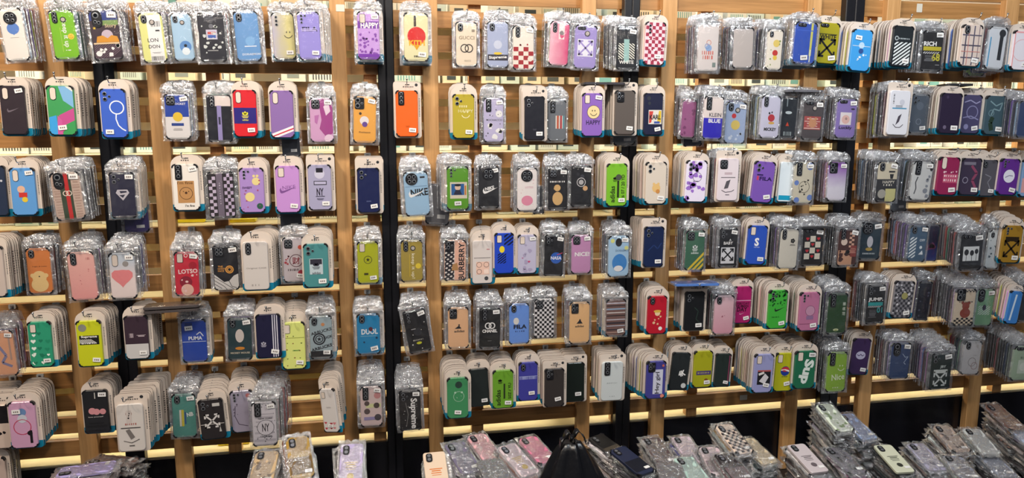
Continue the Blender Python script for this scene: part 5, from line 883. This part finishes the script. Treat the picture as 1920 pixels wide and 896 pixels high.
pile(908, 842, -.22, 32, -10, [('e3a9b0', 'f0d0d0', 1), ('3a3236', '8a7a80', 2), ('c9bcc0', '7a6a70', 1)], 'pink topped pile behind the purple grey one')
pile(968, 862, -.32, 28, -14, [('d8c3c8', 'd8b84a', 2), ('c96a3a', '8a3a20', 3), ('c9c0c4', '66606a', 1)], 'cream and yellow pile left of the black bag')
pile(1008, 846, -.22, 34, -8, [('e2789a', 'f0a8b8', 1), ('4a3a40', '8a7a80', 2)], 'hot pink pile behind the black bag')
pile(925, 890, -.42, 20, -6, [('77727c', 'b0aab4', 1)], 'front silver pile in the middle')
pile(1140, 840, -.22, 40, -8, [('1c1a1a', '4a4238', 3), ('e0d4d4', '5a5054', 3), ('d8c3c0', '3a3236', 3), ('1a1a1e', 'e0dcdc', 3)], 'black topped card pile right of the black bag', bagged=False)
pile(1185, 862, -.34, 44, -8, [('232a44', '11141f', 3), ('dcdcdc', '2a2a30', 3)], 'navy topped pile beside the brown fabric pile', bagged=False)
pile(1236, 848, -.26, 24, -10, [('5a4848', '3a2c2c', 4), ('1d1d24', 'd0cccc', 3), ('26262c', '8a8a90', 2)], 'brown fabric pile in front of the oak post')
pile(1290, 846, -.26, 30, -8, [('cfb9c4', '8a7a90', 4), ('4a4878', 'c0bcd8', 2)], 'pale lilac pile right of the brown fabric pile')
pile(1300, 884, -.42, 26, -8, [('b4d0c4', '8aa89c', 4), ('8a8a90', '3a3a40', 1)], 'mint green front pile')
pile(1262, 892, -.45, 10, 0, [('77757c', '3a3a40', 1)], 'low silver pile before the brown fabric one')
pile(1338, 866, -.36, 24, -8, [('d0b8bc', '77666c', 3), ('2a2a30', '8a8a90', 3)], 'rose grey pile left of the checkered pile')
pile(1372, 822, -.24, 28, -14, [('e6cdb8', '2a2024', 5), ('d8a44a', 'a87a2a', 4), ('b8d0cc', '5a7a76', 2), ('3a3034', 'a9a0a4', 3)], 'checkered topped tall pile')
pile(1422, 846, -.22, 34, -8, [('d8c3a0', 'e9d8bc', 4), ('a9b9b6', '55605c', 2), ('7a8a86', '3a4442', 1)], 'sand topped pile right of the checkered one')
pile(1372, 876, -.44, 22, -6, [('2e2628', '6a5a5c', 3), ('8a2a30', '3a1418', 3), ('c9d0cc', '55605c', 3)], 'dark front pile below the checkered one')
pile(1512, 858, -.34, 34, -10, [('cfc3c6', '6a5f64', 2), ('d8d0cc', '8a8280', 3), ('3a3436', 'c9c0bc', 3), ('d8d0cc', '8a8280', 3)], 'white sleeve pile before the tall pile', bagged=False)
pile(1558, 782, -.22, 34, -14, [('e3ebd8', '8aa860', 1), ('2a2628', '7a6a60', 2), ('4a3a34', 'a08a7a', 1), ('3a3436', '8a7a6a', 3)], 'tallest pile with white and green top', nmax=22)
pile(1606, 800, -.16, 36, -12, [('8a9cc0', 'a9b8d4', 4), ('5a6a70', 'a9b8b4', 1), ('6a7a7c', '3a4648', 2)], 'blue grey pile behind the tallest one')
pile(1585, 866, -.40, 30, -6, [('6a6670', '2a2a30', 1), ('8a5a7a', '3a2a34', 3)], 'silver front pile below the tallest one')
pile(1676, 858, -.32, 38, -10, [('d6d8c0', '3a3c34', 2), ('1d2226', '5a6460', 3), ('23282a', '6a7470', 3)], 'cream topped dark pile right of the tall ones', bagged=False)
pile(1735, 858, -.32, 36, -10, [('a9a6bc', '66637a', 2), ('2a2a30', '77747c', 3), ('b89a94', '5a4440', 3)], 'grey lilac topped pile')
pile(1778, 822, -.24, 38, -12, [('b09a8c', '4a2f24', 1), ('9a6a4a', '4a2f20', 3), ('3a3232', '8a7a76', 2)], 'brown shiny pile below the lowest slat')
pile(1838, 826, -.24, 36, -10, [('c9cbc9', 'd8dad8', 4), ('9aa09c', '55605c', 1), ('77807c', '3a4442', 2)], 'frosted white topped pile at right')
pile(1800, 876, -.42, 30, -4, [('8a8c98', 'c0c4cc', 1)], 'silver front pile at right')
pile(1868, 872, -.36, 34, -6, [('8f95a4', 'b8bcc8', 4), ('6a7078', '3a4046', 1)], 'grey blue front pile near the right corner')
pile(1886, 782, -.18, 40, -14, [('6a4a40', 'a0806a', 1), ('4a3a34', '9a8a7a', 2), ('8a6a58', '3a2c28', 1)], 'brown mottled pile at the right edge')
pile(1915, 812, -.26, 38, -8, [('aab6d0', 'c8d0e0', 4), ('a8a4c0', '66637a', 1)], 'pale blue pile at the right edge')

tag(LOW.build('stacked_bagged_cases'), 'lower layers of the loose piles of bagged cases on the ledge', 'phone cases', kind='stuff')

# ------------------------------------------------------------------ black carrier bag with its handles
p = at(1068, 812, -.46); cb = empty('carrier_bag', (p.x-.03, -.46, LZ))
tag(cb, 'black plastic carrier bag with raised handles among the piles', 'plastic bag')
PLB = mat('0e0e12', .28, bump=.5, bs=50); b = MB(); i = b.m(PLB); nt, nh = 44, 20; H = p.z-LZ-.03
for k in range(nh+1):
    t = k/nh
    for j in range(nt):
        a = 2*math.pi*j/nt; f = noise.noise(Vector((math.cos(a)*2.4, math.sin(a)*2.4, t*1.6)))
        g = noise.noise(Vector((math.cos(a)*7, math.sin(a)*7, t*2.5+3)))
        r = (.155*(1-t)**.85+.028)*(1+.30*f+.13*g)
        b.v.append((r*1.15*math.cos(a)+.035*t+.02*math.sin(t*3), r*.8*math.sin(a), t*H))
for k in range(nh):
    for j in range(nt): b.f.append((k*nt+j, k*nt+(j+1) % nt, (k+1)*nt+(j+1) % nt, (k+1)*nt+j)); b.mi.append(i)
b.f.append(tuple(nh*nt+j for j in range(nt))); b.mi.append(i); b.build('bag_body', cb, True)
for s, hx, hh in ((-1, .028, .05), (1, .052, .04)):
    b = MB(); pts = []
    for k in range(15):
        a = math.pi*k/14; pts.append((hx+s*.008+.026*math.cos(a), s*.014, H-.012+hh*math.sin(a)+.006*math.sin(a*5)))
    i = b.m(PLB)
    for k, (x, y, z) in enumerate(pts):
        ww = .010+.004*math.sin(k*1.7); b.v += [(x, y-ww, z), (x, y+ww, z+.003), (x*.0+x+.003, y+ww, z-.004), (x+.003, y-ww, z-.006)]
    for k in range(14):
        for e in range(4): b.f.append((k*4+e, k*4+(e+1) % 4, k*4+4+(e+1) % 4, k*4+4+e)); b.mi.append(i)
    b.build('handle', cb, True)
